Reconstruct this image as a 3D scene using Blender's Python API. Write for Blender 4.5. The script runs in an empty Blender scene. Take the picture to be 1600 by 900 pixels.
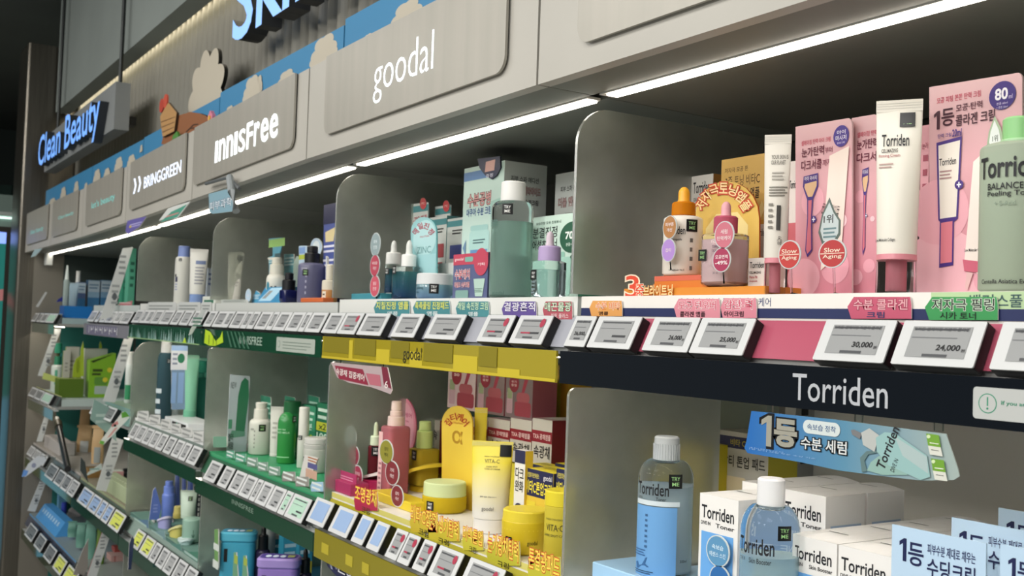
import bpy, math, random
from mathutils import Vector, Matrix

# ------------------------------------------------------------------ camera, light, exposure
S = bpy.context.scene
COL = S.collection
random.seed(7)
FPX = 1640.0                      # focal length in pixels of the 1600 x 900 frame
CAM = Vector((0.0, -0.78, 1.5))   # the photographer stands in the aisle; x runs along the shelves, y into them
_v = Vector((-1065.0, 28.0, FPX))               # vanishing point of the shelf edges (right, down, forward)
_h = Vector((0.0, 478 + .035 * 1065 - 450, FPX))
_dx = (-_v).normalized()
_up = _v.cross(_h).normalized()
if _up.y > 0: _up = -_up
_bk = _up.cross(_dx)
ROT = Matrix((_dx, _bk, _up))      # camera frame (right, down, forward) -> world

cam = bpy.data.cameras.new('camera'); cam.sensor_width = 36.0; cam.lens = 36.0 * FPX / 1600.0
cam.clip_start = .02; cam.clip_end = 60
camo = bpy.data.objects.new('camera', cam); COL.objects.link(camo); S.camera = camo
_m = Matrix((ROT @ Vector((1, 0, 0)), ROT @ Vector((0, -1, 0)), ROT @ Vector((0, 0, -1)))).transposed()
camo.matrix_world = Matrix.Translation(CAM) @ _m.to_4x4()
cam.dof.use_dof = True; cam.dof.focus_distance = 1.15; cam.dof.aperture_fstop = 14

S.view_settings.view_transform = 'Standard'; S.view_settings.look = 'None'
S.view_settings.exposure = -0.13; S.view_settings.gamma = 1.0; S.view_settings.use_curve_mapping = False

w = bpy.data.worlds.new('store_air'); S.world = w; w.use_nodes = True
w.node_tree.nodes['Background'].inputs[0].default_value = (.80, .86, .84, 1)
w.node_tree.nodes['Background'].inputs[1].default_value = .25

def area(name, loc, sx, sy, power, col=(1, .97, .92), rot=(0, 0, 0)):
    l = bpy.data.lights.new(name, 'AREA'); l.shape = 'RECTANGLE'; l.size = sx; l.size_y = sy; l.energy = power; l.color = col
    o = bpy.data.objects.new(name, l); o.location = loc; o.rotation_euler = rot; COL.objects.link(o); return o
# the ceiling lamps over the aisle, and a fill row behind them
for i, x in enumerate((.6, -1.2, -3.0, -5.0)):
    area('ceiling_lamp_and_fill', (x, -1.9, 2.95), .9, .9, (47, 41, 27, 19)[i])
    area('ceiling_lamp_and_fill', (x, -3.9, 2.95), .9, .9, (80, 72, 50, 34)[i], rot=(math.radians(35), 0, 0))  # unseen rear row, added and tilted to bring frontal light onto lower shelves

def at(px, py, Y=None, Z=None, X=None):
    """The point of the plane y = Y (or z = Z, x = X) that a pixel of the photograph shows."""
    r = ROT @ Vector((px - 800.0, py - 450.0, FPX))
    k = (Y - CAM.y) / r.y if Y is not None else (Z - CAM.z) / r.z if Z is not None else (X - CAM.x) / r.x
    return CAM + r * k

# ------------------------------------------------------------------ materials
_mats = {}
def lin(h):
    h = h.lstrip('#'); h = h if len(h) == 6 else ''.join(q * 2 for q in h); c = [int(h[i:i + 2], 16) / 255 for i in (0, 2, 4)]
    return tuple(v / 12.92 if v <= .04045 else ((v + .055) / 1.055) ** 2.4 for v in c) + (1,)
def C(col, rough=.45, metal=0., trans=0., emit=0., ior=1.45, spec=.5, coat=0.):
    if trans and ior == 1.45: ior = 1.12
    key = (col, rough, metal, trans, emit, ior, spec, coat)
    if key in _mats: return _mats[key]
    m = bpy.data.materials.new('m_' + col.strip('#')); m.use_nodes = True
    b = m.node_tree.nodes['Principled BSDF']; i = b.inputs
    i['Base Color'].default_value = lin(col); i['Roughness'].default_value = rough; i['Metallic'].default_value = metal
    i['Transmission Weight'].default_value = trans; i['IOR'].default_value = ior; i['Specular IOR Level'].default_value = spec
    i['Coat Weight'].default_value = coat
    if emit: i['Emission Color'].default_value = lin(col); i['Emission Strength'].default_value = emit
    _mats[key] = m; return m
def noisy(name, c1, c2, scale, rough, metal=0., stretch=(1, 1, 1), bump=0., trans=0., spec=.5):
    m = bpy.data.materials.new(name); m.use_nodes = True; n = m.node_tree.nodes; L = m.node_tree.links
    b = n['Principled BSDF']; tc = n.new('ShaderNodeTexCoord'); mp = n.new('ShaderNodeMapping'); nz = n.new('ShaderNodeTexNoise'); cr = n.new('ShaderNodeValToRGB')
    mp.inputs['Scale'].default_value = stretch; nz.inputs['Scale'].default_value = scale; nz.inputs['Detail'].default_value = 4
    cr.color_ramp.elements[0].position = .3; cr.color_ramp.elements[1].position = .7
    cr.color_ramp.elements[0].color = lin(c1); cr.color_ramp.elements[1].color = lin(c2)
    L.new(tc.outputs['Object'], mp.inputs[0]); L.new(mp.outputs[0], nz.inputs['Vector']); L.new(nz.outputs['Fac'], cr.inputs[0]); L.new(cr.outputs[0], b.inputs['Base Color'])
    b.inputs['Roughness'].default_value = rough; b.inputs['Metallic'].default_value = metal; b.inputs['Transmission Weight'].default_value = trans
    b.inputs['Specular IOR Level'].default_value = spec
    if bump:
        bp = n.new('ShaderNodeBump'); bp.inputs['Strength'].default_value = bump; bp.inputs['Distance'].default_value = .002
        L.new(nz.outputs['Fac'], bp.inputs['Height']); L.new(bp.outputs[0], b.inputs['Normal'])
    return m
def graded(name, c1, c2, z0, z1, rough=.4, trans=0.):
    """A print or tint that really changes colour with height on the object (local z)."""
    m = bpy.data.materials.new(name); m.use_nodes = True; n = m.node_tree.nodes; L = m.node_tree.links
    b = n['Principled BSDF']; tc = n.new('ShaderNodeTexCoord'); sx = n.new('ShaderNodeSeparateXYZ'); mr = n.new('ShaderNodeMapRange'); cr = n.new('ShaderNodeValToRGB')
    mr.inputs[1].default_value = z0; mr.inputs[2].default_value = z1
    cr.color_ramp.elements[0].color = lin(c1); cr.color_ramp.elements[1].color = lin(c2)
    L.new(tc.outputs['Object'], sx.inputs[0]); L.new(sx.outputs['Z'], mr.inputs[0]); L.new(mr.outputs[0], cr.inputs[0]); L.new(cr.outputs[0], b.inputs['Base Color'])
    b.inputs['Roughness'].default_value = rough; b.inputs['Transmission Weight'].default_value = trans
    return m
def frosted_mat():
    m = noisy('frosted_acrylic', '#c4c8bf', '#d2d6cd', 30, .40, trans=.84)
    m.node_tree.nodes['Principled BSDF'].inputs['IOR'].default_value = 1.3
    return m
CLEAR = C('#f4fafa', .03, trans=1., ior=1.2)
GLASS = C('#f2f8f8', .02, trans=1., ior=1.16)
FROST = frosted_mat()
WHITE = C('#f2f1ee', .4); BLACK = C('#0d0e0f', .35); INK = C('#1c1d22', .5)

# ------------------------------------------------------------------ mesh builder
_txt = {}
_font_curve = bpy.data.curves.new('type_setter', 'FONT'); _font_obj = bpy.data.objects.new('type_setter', _font_curve)
_press = bpy.data.scenes.new('type_case'); _press.collection.objects.link(_font_obj)   # a bare scene to set the lettering in, removed at the end
def glyphs(s, bold):
    """The filled outlines of a line of lettering, scaled to the unit square."""
    k = (s, bold)
    if k not in _txt:
        _font_curve.body = s; _font_curve.offset = bold; _font_curve.resolution_u = 3
        _vl = _press.view_layers[0]; _vl.update()
        e = _font_obj.evaluated_get(_vl.depsgraph); me = e.to_mesh()
        v = [(p.co.x, p.co.y) for p in me.vertices]; f = [tuple(q.vertices) for q in me.polygons]; e.to_mesh_clear()
        x0 = min(p[0] for p in v); x1 = max(p[0] for p in v); y0 = min(p[1] for p in v); y1 = max(p[1] for p in v)
        _txt[k] = ([((p[0] - x0) / (x1 - x0), (p[1] - y0) / (y1 - y0)) for p in v], f, (x1 - x0), (y1 - y0))
    return _txt[k]

def flat(y=0.):  return lambda u, v, o: (u, y - o, v)
def side(x):     return lambda u, v, o: (x + o, u, v)
def top(z):      return lambda u, v, o: (u, v, z + o)
def cyl(R, x0=0., y0=0.):
    f = lambda u, v, o: (x0 + (R + o) * math.sin(u / R), y0 - (R + o) * math.cos(u / R), v)
    f.curved = True; return f
def slope(fn):   # front surface whose y depends on (x, z)
    return lambda u, v, o: (u, fn(u, v) - o, v)

def rr(wd, d, r, n=5):
    r = max(min(r, wd / 2 - 1e-6, d / 2 - 1e-6), 1e-6); p = []
    for cx, cy, a0 in ((wd / 2 - r, d / 2 - r, 0), (-wd / 2 + r, d / 2 - r, 90), (-wd / 2 + r, -d / 2 + r, 180), (wd / 2 - r, -d / 2 + r, 270)):
        for k in range(n + 1):
            a = math.radians(a0 + 90 * k / n); p.append((cx + r * math.cos(a), cy + r * math.sin(a)))
    return p
def el(rx, ry, n=32): return [(rx * math.cos(2 * math.pi * k / n), ry * math.sin(2 * math.pi * k / n)) for k in range(n)]
def rrp(x0, z0, x1, z1, r, n=5): return [(p[0] + (x0 + x1) / 2, p[1] + (z0 + z1) / 2) for p in rr(x1 - x0, z1 - z0, r, n)]

class MB:
    def __init__(s): s.v = []; s.f = []; s.mi = []; s.m = []; s.o = .0002
    def slot(s, m):
        if isinstance(m, str): m = C(m)
        if m not in s.m: s.m.append(m)
        return s.m.index(m)
    def add(s, v, f, m):
        b = len(s.v); k = s.slot(m); s.v += [tuple(p) for p in v]; s.f += [tuple(i + b for i in q) for q in f]; s.mi += [k] * len(f)
    def loft(s, rings, m, cap0=True, cap1=True):
        n = len(rings[0]); v = [p for r in rings for p in r]; f = []
        for a in range(len(rings) - 1):
            for k in range(n):
                k2 = (k + 1) % n; f.append((a * n + k, a * n + k2, (a + 1) * n + k2, (a + 1) * n + k))
        if cap0: f.append(tuple(range(n - 1, -1, -1)))
        if cap1: f.append(tuple((len(rings) - 1) * n + k for k in range(n)))
        s.add(v, f, m)
    def rb(s, x, y, z0, z1, wd, d, r, m, bev=.0012, n=5):          # upright block with rounded corners
        b = min(bev, (z1 - z0) / 3, wd / 4, d / 4)
        s.loft([[(x + p[0], y + p[1], z) for p in rr(wd - 2 * q, d - 2 * q, max(r - q, 1e-4), n)] for z, q in ((z0, b), (z0 + b, 0), (z1 - b, 0), (z1, b))], m)
    def box(s, x0, x1, y0, y1, z0, z1, m):
        s.loft([[(x0, y0, z), (x1, y0, z), (x1, y1, z), (x0, y1, z)] for z in (z0, z1)], m)
    def lathe(s, x, y, prof, m, n=32, sx=1., sy=1.):
        s.loft([[(x + max(r, 1e-5) * sx * math.cos(2 * math.pi * k / n), y + max(r, 1e-5) * sy * math.sin(2 * math.pi * k / n), z) for k in range(n)] for r, z in prof], m)
    def prism(s, pts, y0, y1, m, mf=None):                          # outline in x,z pushed from y0 (front) to y1
        if sum(a[0] * b[1] - b[0] * a[1] for a, b in zip(pts, pts[1:] + pts[:1])) < 0: pts = pts[::-1]
        n = len(pts); v = [(p[0], y0, p[1]) for p in pts] + [(p[0], y1, p[1]) for p in pts]
        s.add(v, [(k + n, (k + 1) % n + n, (k + 1) % n, k) for k in range(n)] + [tuple(range(2 * n - 1, n - 1, -1))], m)
        s.add(v[:n], [tuple(range(n))], mf or m)
    def xprism(s, yz, x0, x1, m):                                   # outline in y,z pushed along x
        n = len(yz); v = [(x0, p[0], p[1]) for p in yz] + [(x1, p[0], p[1]) for p in yz]
        s.add(v, [(k, (k + 1) % n, (k + 1) % n + n, k + n) for k in range(n)] + [tuple(range(n - 1, -1, -1)), tuple(range(n, 2 * n))], m)
    def tube(s, pts, r, m, n=8):
        pts = [Vector(p) for p in pts]; rings = []
        for i, p in enumerate(pts):
            t = (pts[min(i + 1, len(pts) - 1)] - pts[max(i - 1, 0)]).normalized(); a = t.orthogonal().normalized(); b = t.cross(a)
            rings.append([p + (a * math.cos(2 * math.pi * k / n) + b * math.sin(2 * math.pi * k / n)) * r for k in range(n)])
        s.loft(rings, m)
    # ---- printing on a surface
    def lay(s): s.o += .00007; return s.o
    def poly(s, pts, m, sf):
        o = s.lay(); s.add([sf(p[0], p[1], o) for p in pts], [tuple(range(len(pts)))], m)
    def rect(s, x0, z0, x1, z1, m, sf, seg=1):
        o = s.lay(); v = []; f = []
        for k in range(seg + 1):
            x = x0 + (x1 - x0) * k / seg; v += [sf(x, z0, o), sf(x, z1, o)]
        s.add(v, [(2 * k, 2 * k + 2, 2 * k + 3, 2 * k + 1) for k in range(seg)], m)
    def ell(s, cx, cz, rx, rz, m, sf, n=28):
        s.poly([(cx + a, cz + b) for a, b in el(rx, rz, n)], m, sf)
    def txt(s, t, x0, z0, x1, z1, m, sf, bold=.012, rot=0., shear=0.):
        if bold < .04 and any(ord(c) > 0x1100 for c in t): bold = min(bold, .015)
        o = s.lay(); v, f, gw, gh = glyphs(t, bold) if t != '1' else ([(.5, 0), (1, 0), (1, 1), (.62, 1), (0, .84), (0, .66), (.5, .78)], [(0, 1, 2, 3, 6), (3, 4, 5, 6)], .5, .7); cx = (x0 + x1) / 2; cz = (z0 + z1) / 2; out = []; ca = math.cos(rot); sa = math.sin(rot)
        for a, b in v:
            x = (a - .5) * (x1 - x0) + shear * (b - .5) * (z1 - z0); z = (b - .5) * (z1 - z0)
            out.append(sf(cx + x * ca - z * sa, cz + x * sa + z * ca, o))
        s.add(out, f, m)
    def otxt(s, t, x0, z0, x1, z1, m, mo, sf, bold=.012, edge=.052, rot=0., shear=0.):
        _, _, gw, gh = glyphs(t, bold); e = (z1 - z0) * (edge - bold) / max(gh, .3); ex = (x1 - x0) * (edge - bold) / max(gw, .3)
        s.txt(t, x0 - ex, z0 - e, x1 + ex, z1 + e, mo, sf, edge, rot, shear); s.txt(t, x0, z0, x1, z1, m, sf, bold, rot, shear)
    def pr(s, items, x0, z0, x1, z1, sf):
        """Print a list of marks given in fractions of the face."""
        W = x1 - x0; H = z1 - z0
        for it in items:
            k = it[0]
            if k == 't': s.txt(it[1], x0 + it[2] * W, z0 + it[3] * H, x0 + it[4] * W, z0 + it[5] * H, it[6], sf, it[7] if len(it) > 7 else .012, it[8] if len(it) > 8 else 0.)
            elif k == 'o': s.otxt(it[1], x0 + it[2] * W, z0 + it[3] * H, x0 + it[4] * W, z0 + it[5] * H, it[6], it[7], sf)
            elif k == 'r': s.rect(x0 + it[1] * W, z0 + it[2] * H, x0 + it[3] * W, z0 + it[4] * H, it[5], sf, 8)
            elif k == 'R' and getattr(sf, 'curved', 0): s.rect(x0 + it[1] * W, z0 + it[2] * H, x0 + it[3] * W, z0 + it[4] * H, it[5], sf, 12)
            elif k == 'R': s.poly(rrp(x0 + it[1] * W, z0 + it[2] * H, x0 + it[3] * W, z0 + it[4] * H, it[6] * W), it[5], sf)
            elif k == 'e': s.ell(x0 + it[1] * W, z0 + it[2] * H, it[3] * W, it[4] * (W if it[4] < 0 else H) * (1 if it[4] > 0 else -1), it[5], sf)
            elif k == 'p': s.poly([(x0 + a * W, z0 + b * H) for a, b in it[1]], it[2], sf)
            elif k == 'l':                                          # lines of small print
                for j in range(it[5]):
                    zz = z0 + (it[4] - (it[4] - it[2]) * (j + .5) / it[5]) * H; hh = (it[4] - it[2]) * H / it[5] * .22
                    s.rect(x0 + it[1] * W, zz - hh, x0 + (it[3] - (.12 if j % 2 else 0) * (it[3] - it[1])) * W, zz + hh, it[6], sf, 4)
    def build(s, name, parent=None, smooth=True, ang=35):
        me = bpy.data.meshes.new(name); me.from_pydata(s.v, [], s.f)
        for m in s.m: me.materials.append(m)
        me.polygons.foreach_set('material_index', s.mi)
        if smooth:
            me.polygons.foreach_set('use_smooth', [True] * len(s.f)); me.set_sharp_from_angle(angle=math.radians(ang))
        me.update(); o = bpy.data.objects.new(name, me); COL.objects.link(o)
        if parent is not None: o.parent = parent
        return o

def tag(o, label, cat=None, group=None, kind=None):
    o['label'] = label
    if cat: o['category'] = cat
    if group: o['group'] = group
    if kind: o['kind'] = kind
    return o
def thing(name, label, cat, loc=(0, 0, 0), rz=0., group=None, rx=0.):
    o = bpy.data.objects.new(name, None); COL.objects.link(o); o.empty_display_size = .02
    o.location = loc; o.rotation_euler = (rx, 0, rz); return tag(o, label, cat, group)
def struct(mb, name, label=None, **k):
    o = mb.build(name, **k); o['kind'] = 'structure'
    if label: o['label'] = label
    return o
def copy_tree(src, loc, label=None, rz=None):
    r = src.copy(); COL.objects.link(r); r.location = loc
    if rz is not None: r.rotation_euler[2] = rz
    if label: r['label'] = label
    for c in list(src.children):
        d = c.copy(); COL.objects.link(d); d.parent = r
        for g in list(c.children):
            e = g.copy(); COL.objects.link(e); e.parent = d
    return r

# ------------------------------------------------------------------ the setting
BX = [-.312, -1.066, -1.815, -2.562, -3.309, -4.056, -5.14]        # where one bay ends and the next begins, right to left
DEP = .44                                                          # depth of the bays
GREY = noisy('grey_laminate', '#6f716a', '#787a73', 6, .5)
steel = noisy('brushed_steel', '#6b675f', '#7d786f', 5, .28, .9, (60, 60, 1), .05)
b = MB(); b.box(-9.5, 2.2, -4.6, 1.0, -.06, 0, noisy('floor_tile', '#9b9a94', '#a8a7a1', 3, .3)); struct(b, 'floor')
b = MB(); b.box(-9.5, 2.2, -4.6, 1.0, 3.0, 3.06, noisy('ceiling_paint', '#565b57', '#5c615d', 3, .9)); struct(b, 'ceiling')
b = MB(); b.box(-9.5, 2.2, 1.0, 1.06, 0, 3.0, C('#55584f', .8)); struct(b, 'wall_back')
b = MB(); b.box(-9.56, -9.5, -4.6, 1.0, 0, 3.0, C('#2f3a37', .7)); struct(b, 'wall_left')
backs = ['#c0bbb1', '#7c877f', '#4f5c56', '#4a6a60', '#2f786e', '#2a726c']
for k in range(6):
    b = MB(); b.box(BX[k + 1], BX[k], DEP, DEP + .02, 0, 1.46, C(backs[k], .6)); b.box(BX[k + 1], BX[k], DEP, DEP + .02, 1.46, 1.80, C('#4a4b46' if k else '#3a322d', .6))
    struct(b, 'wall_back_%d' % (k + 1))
# fluted wall above the canopy, soffit over it and the bulkhead
rib = noisy('fluted_paint', '#77756b', '#807e74', 4, .55)
b = MB(); N = 920; x0, x1 = -5.1, 1.2; v = []; f = []
for k in range(N + 1):
    x = x0 + (x1 - x0) * k / N; y = .14 - .020 * abs(math.sin(math.pi * (x - x0) / .0545))
    v += [(x, y, 1.95), (x, y, 2.46)]
b.add(v, [(2 * k, 2 * k + 2, 2 * k + 3, 2 * k + 1) for k in range(N)], rib); b.box(x0, x1, .145, .16, 1.95, 2.46, rib); struct(b, 'wall_fluted', smooth=False)
bulk = noisy('bulkhead_paint', '#868e8b', '#8e9693', 3, .7)
b = MB(); b.box(-5.1, 1.2, .03, .09, 2.41, 3.0, bulk); b.box(-5.1, 1.2, .09, .2, 2.46, 2.5, bulk); struct(b, 'wall_bulkhead')
g = thing('cove_light', 'long warm white cove light washing the fluted wall from above', 'light', (0, .105, 2.44))
b = MB(); b.box(-5.05, 1.15, -.012, .012, .004, .02, C('#d8d6d0', .5)); b.build('housing', g)
b = MB(); b.box(-5.05, 1.15, -.010, .010, -.002, .004, C('#fff2d6', .5, emit=9.)); b.build('diffuser', g)
# steel column at the far end
b = MB(); b.rb(-5.27, .17, 0, 2.72, .26, .52, .012, steel); struct(b, 'column_end')
b = MB(); b.box(-5.142, -5.139, -.02, .105, .0, 1.78, C('#8c877d', .4, .3)); b.box(-5.142, -5.139, .105, .43, .0, 1.46, C('#2a726c', .6)); b.box(-5.142, -5.139, .105, .43, 1.46, 1.78, C('#3a4542', .6)); struct(b, 'trim_1')
# slotted upright between the first two bays
g = thing('slotted_upright', 'grey slotted steel upright at the back of the navy-strip bay', 'upright', (-1.066, .40, .9))
b = MB(); b.box(-.008, .012, -.0, .04, -.9, .60, C('#9a9a96', .4, .3)); b.box(-.02, -.008, .0, .04, -.9, .60, C('#5a5a58', .4)); b.build('channel', g)
for k in range(18): b = MB(); b.box(.0121, .0127, .012, .026, -.7 + k * .07, -.675 + k * .07, BLACK); b.build('slot', g)

# ------------------------------------------------------------------ canopy with sign panels and light strips
FZ0, FZ1, FY = 1.803, 1.972, -.063
fasc = noisy('fascia_paint', '#b0ada5', '#b6b3ab', 5, .42)
signpan = noisy('sign_paint', '#a5a299', '#ada9a0', 40, .38, .25, (1, 1, .05))
LED = C('#fff6e6', .5, emit=8.5)
signs = [  # bay colour, right x, left x, letters, text rectangle (px corners left-bottom, right-top), colour, strength, bold
    ('navy', -.33, -.976, None, None, None, 0, 0),
    ('yellow', -1.132, -1.722, 'goodal', ((583, 163), (679, 46)), '#eefaff', 1.5, -.012),
    ('dark green', -1.868, -2.515, 'INNISFREE', ((336, 253), (436, 172)), '#f2fbff', 1.6, .02),
    ('mid green', -2.590, -3.150, 'BRINGGREEN', ((225, 294), (284, 252)), '#dfeaff', 1.2, .004),
    ('lilac', -3.262, -3.775, "let's beauty", ((143, 329), (180, 301)), '#7fd0cb', .35, .0),
    ('blue', -3.93, -4.42, 'Clean beauty', ((91, 345), (115, 329)), '#8fd2cc', .3, .0),
]
canopy_edges = [-.31, -1.066, -1.815, -2.54, -3.22, -3.86, -4.48, -5.12]
extra = ('teal', -4.53, -5.06, 'clean beauty', ((47, 369), (68, 352)), '#8fd2cc', .3, .0)
order = ['first from the right, plain', 'over the yellow strip bay', 'over the dark green strip bay', 'over the mid green strip bay', 'with faint teal lettering, third from the far end', 'with faint teal lettering, second from the far end', 'at the far end beside the steel column']
def drop(x): return 0. if x > -1.6 else min(.034, (-1.6 - x) * .017)      # the canopy sags a little towards its far end
for k, sg in enumerate(signs + [extra]):
    x1, x0 = canopy_edges[k], canopy_edges[k + 1]
    if k == 0: x1 = .5
    x0 += .001; x1 -= .001
    g = thing('canopy', 'grey shop canopy section ' + order[k], 'canopy', ((x0 + x1) / 2, 0, FZ0 - (drop(x0) + drop(x1)) / 2), group='canopy sections'); cx = (x0 + x1) / 2
    g.rotation_euler[1] = -math.atan((drop(x0) - drop(x1)) / (x1 - x0)); dz = FZ0 - (drop(x0) + drop(x1)) / 2
    b = MB(); b.box(x0 - cx + .0012, x1 - cx - .0012, FY, FY + .018, 0, FZ1 - FZ0, fasc); b.build('fascia', g)
    b = MB(); b.box(x0 - cx, x1 - cx, FY + .018, DEP, -.0, .004, GREY) if False else b.box(x0 - cx, x1 - cx, FY + .018, .022, .0, .012, GREY)
    b.box(x0 - cx, x1 - cx, .048, DEP, .0, .012, GREY); b.box(x0 - cx, x1 - cx, .022, .048, .012, .016, GREY); b.build('soffit', g)
    b = MB(); b.box(x0 - cx, x1 - cx, FY + .018, .13, FZ1 - FZ0 - .012, FZ1 - FZ0 - .002, GREY); b.build('top_board', g)
    # sign panel with its recessed outline
    if k == 0: sx0, sx1 = -.976, .3
    else: sx0, sx1 = sg[2], sg[1]
    def sign_outline(e):
        p = []; z0 = .029 - e; z1 = FZ1 - FZ0 + .0005; r = .022
        for a in range(180, 271, 15): p.append((sx0 - e - cx + r + r * math.cos(math.radians(a)), z0 + r + r * math.sin(math.radians(a))))
        for a in range(270, 361, 15): p.append((sx1 + e - cx - r + r * math.cos(math.radians(a)), z0 + r + r * math.sin(math.radians(a))))
        return p + [(sx1 + e - cx, z1), (sx0 - e - cx, z1)]
    b = MB(); b.prism(sign_outline(0), FY - .007, FY - .003, signpan); sp = b.build('sign_panel', g)
    b = MB(); b.prism(sign_outline(-.0035), FY - .003, FY + .001, C('#1d1d1c', .6)); b.build('backing', sp)
    if sg[3]:
        (pa, pb) = sg[4]; A = at(*pa, Y=FY - .007); B = at(*pb, Y=FY - .007)
        col = C(sg[5], .4, emit=sg[6]); b = MB(); sf = flat(FY - .0072)
        if sg[3] == 'BRINGGREEN':
            wd = (B.x - A.x)
            for j in range(2):
                xx = at(213 + 7 * j, 290, Y=FY).x - cx; h = .040; z = A.z - dz - .002
                b.poly([(xx, z), (xx + .016, z), (xx + .034, z + h / 2 + .002), (xx + .016, z + h + .004), (xx, z + h + .004), (xx + .018, z + h / 2 + .002)], col, sf)
        if sg[3] == 'INNISFREE':                                   # nearly unicase letters, each set in its own cell
            ws = [.45, 1, 1, .45, .95, .85, .7, 1, 1]; tot = sum(ws) + .22 * 8; u = A.x - cx; un = (B.x - A.x) / tot; z0_, z1_ = A.z - dz, B.z - dz
            for ch, w_ in zip('InnISFree', ws):
                up_ = 1.0 if ch in 'F' else .88; b.txt(ch, u, z0_ + (0 if ch != 'F' else -.0), u + w_ * un, z0_ + (z1_ - z0_) * up_, col, sf, .012); u += (w_ + .22) * un
        else: b.txt(sg[3], A.x - cx, A.z - dz, B.x - cx, B.z - dz, col, sf, sg[7])
        L = b.build('lettering', sp); L['label'] = 'lit lettering reading ' + ('the bay name')
    # recessed LED strip; one strip per bay
    e0, e1 = x0 - cx + .012, x1 - cx - .012
    b = MB(); b.box(e0, e1, .024, .046, -.0015, .002, C('#e8e6e0', .4)); lh = b.build('light_strip', g)
    b = MB(); b.box(e0 + .012, e1 - .004, .0265, .0435, -.004, -.0012, LED); b.build('diffuser', lh)

# ------------------------------------------------------------------ sky panels standing on the canopy
sky = C('#3d86b4', .5); cream = C('#c4bcab', .6)
def cloud_blobs(b, cx, cz, sx, sz, zmax, sf, m=None, zmin=-1):
    for dx, dz, r in ((0, .0, .5), (-.45, -.2, .34), (.45, -.15, .36), (-.2, .3, .36), (.22, .32, .38), (-.62, -.5, .24), (.62, -.42, .24), (0, -.3, .42), (-.3, -.45, .3), (.3, -.5, .28)):
        o = b.lay(); b.add([sf(cx + sx * dx + sx * r * p, max(zmin, min(zmax, cz + sz * dz + sz * r * q)), o) for p, q in el(1, 1, 20)], [tuple(range(20))], m or cream)
pan = [(-1.062, .45, 'nearest'), (-1.808, -1.070, 'over the yellow strip bay'), (-2.556, -1.814, 'over the dark green strip bay'), (-3.303, -2.562, 'behind the brown hill cutout'), (-4.05, -3.309, 'second from the far end'), (-5.05, -4.056, 'at the far end')]
clouds = [(505, 76, 55, 66), (447, 121, 35, 36), (405, 132, 14, 46), (634, 20, 66, 60), (575, 60, 20, 22), (394, 137, 34, 58), (360, 172, 16, 20), (185, 255, 16, 30), (205, 250, 16, 26), (221, 232, 13, 18), (152, 274, 14, 30), (168, 269, 12, 20), (134, 291, 7, 18), (119, 293, 10, 32), (99, 301, 11, 28), (82, 315, 14, 16), (268, 205, 18, 40)]
for x0, x1, nm in pan:
    cx = (x0 + x1) / 2; g = thing('sky_panel', 'sky blue cardboard panel with cream clouds, ' + nm, 'decoration', (cx, 0, FZ1 - drop(x0) * .8), group='sky panels')
    b = MB(); b.box(x0 - cx, x1 - cx, .0, .006, .0, .100, sky)
    for px, py, wp, hp in clouds:
        p = at(px, py, Y=-.001); hx = abs(at(px + wp / 2, py, Y=-.001).x - p.x); hz = abs(at(px, py - hp / 2, Y=-.001).z - p.z)
        if x0 + .01 < p.x < x1 - .01: cloud_blobs(b, p.x - cx, p.z - FZ1 + drop(x0) * .8, min(hx, p.x - x0, x1 - p.x) * .95, hz * .85, .0995, flat(0.), zmin=.001)
    b.build('board', g)
# cut-out cloud, hill, basket and flower in front of the fluted wall
p = at(322, 130, Y=.03)
b = MB(); pts = []
for k in range(108):
    a = 2 * math.pi * k / 108; r = .86 + .22 * abs(math.sin(4.5 * a)); pts.append((p.x + .15 * r * math.cos(a), p.z - .035 + .12 * r * math.sin(a)))
b.prism(pts, .03, .04, C('#15150f', .6), cream); tag(b.build('cloud_cutout'), 'large cream cloud cutout standing behind the sky panels', 'decoration')
def pxpoly(pts, Y): return [(at(a, c, Y=Y).x, at(a, c, Y=Y).z) for a, c in pts]
b = MB(); b.prism(pxpoly([(252, 225), (258, 200), (268, 188), (280, 180), (297, 175), (312, 177), (322, 181), (330, 190), (326, 202), (300, 215), (268, 228)], -.012), -.012, -.004, C('#2a1a12', .6), C('#8f5a36', .6))
sf = flat(-.012)
for s0 in (0, 6): b.poly(pxpoly([(290 + s0, 206 - s0), (296 + s0, 200 - s0), (304 + s0, 199 - s0), (304 + s0, 201 - s0), (297 + s0, 202 - s0), (292 + s0, 207 - s0)], -.012), '#4a2c1a', sf)
tag(b.build('hill_cutout'), 'brown cardboard hill cutout above the double chevron sign', 'decoration')
b = MB(); b.prism(pxpoly([(250, 182), (263, 160), (276, 176), (272, 205), (254, 214)], -.02), -.02, -.013, C('#3a281a', .6), C('#b58a56', .6))
for q in range(3): b.poly(pxpoly([(252 + 1 * q, 190 + 8 * q), (274 - q, 182 + 8 * q), (274 - q, 183 + 8 * q), (252 + q, 191.5 + 8 * q)], -.02), '#6a4a2a', flat(-.02))
g = tag(b.build('basket_cutout'), 'tan wicker basket cutout on the brown hill', 'decoration')
for (qx, qy, c_) in ((252, 165, '#b8402f'), (258, 158, '#c8503a')):
    q = at(qx, qy, Y=-.016); b = MB(); b.prism([(q.x + a, q.z + c) for a, c in el(.022, .02, 18)], -.016, -.012, C(c_, .5)); tag(b.build('berry_cutout'), 'round red berry cutout ' + ('lower left' if qx == 252 else 'topmost') + ' over the wicker basket', 'decoration', 'berry cutouts')
q = at(328, 185, Y=-.022); b = MB()
for k in range(5): b.prism([(q.x + .011 * math.cos(k * 1.2566 + .3) + a, q.z + .011 * math.sin(k * 1.2566 + .3) + c) for a, c in el(.0085, .0085, 14)], -.022 - k * .0002, -.014, C('#d9849a', .5))
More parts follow.
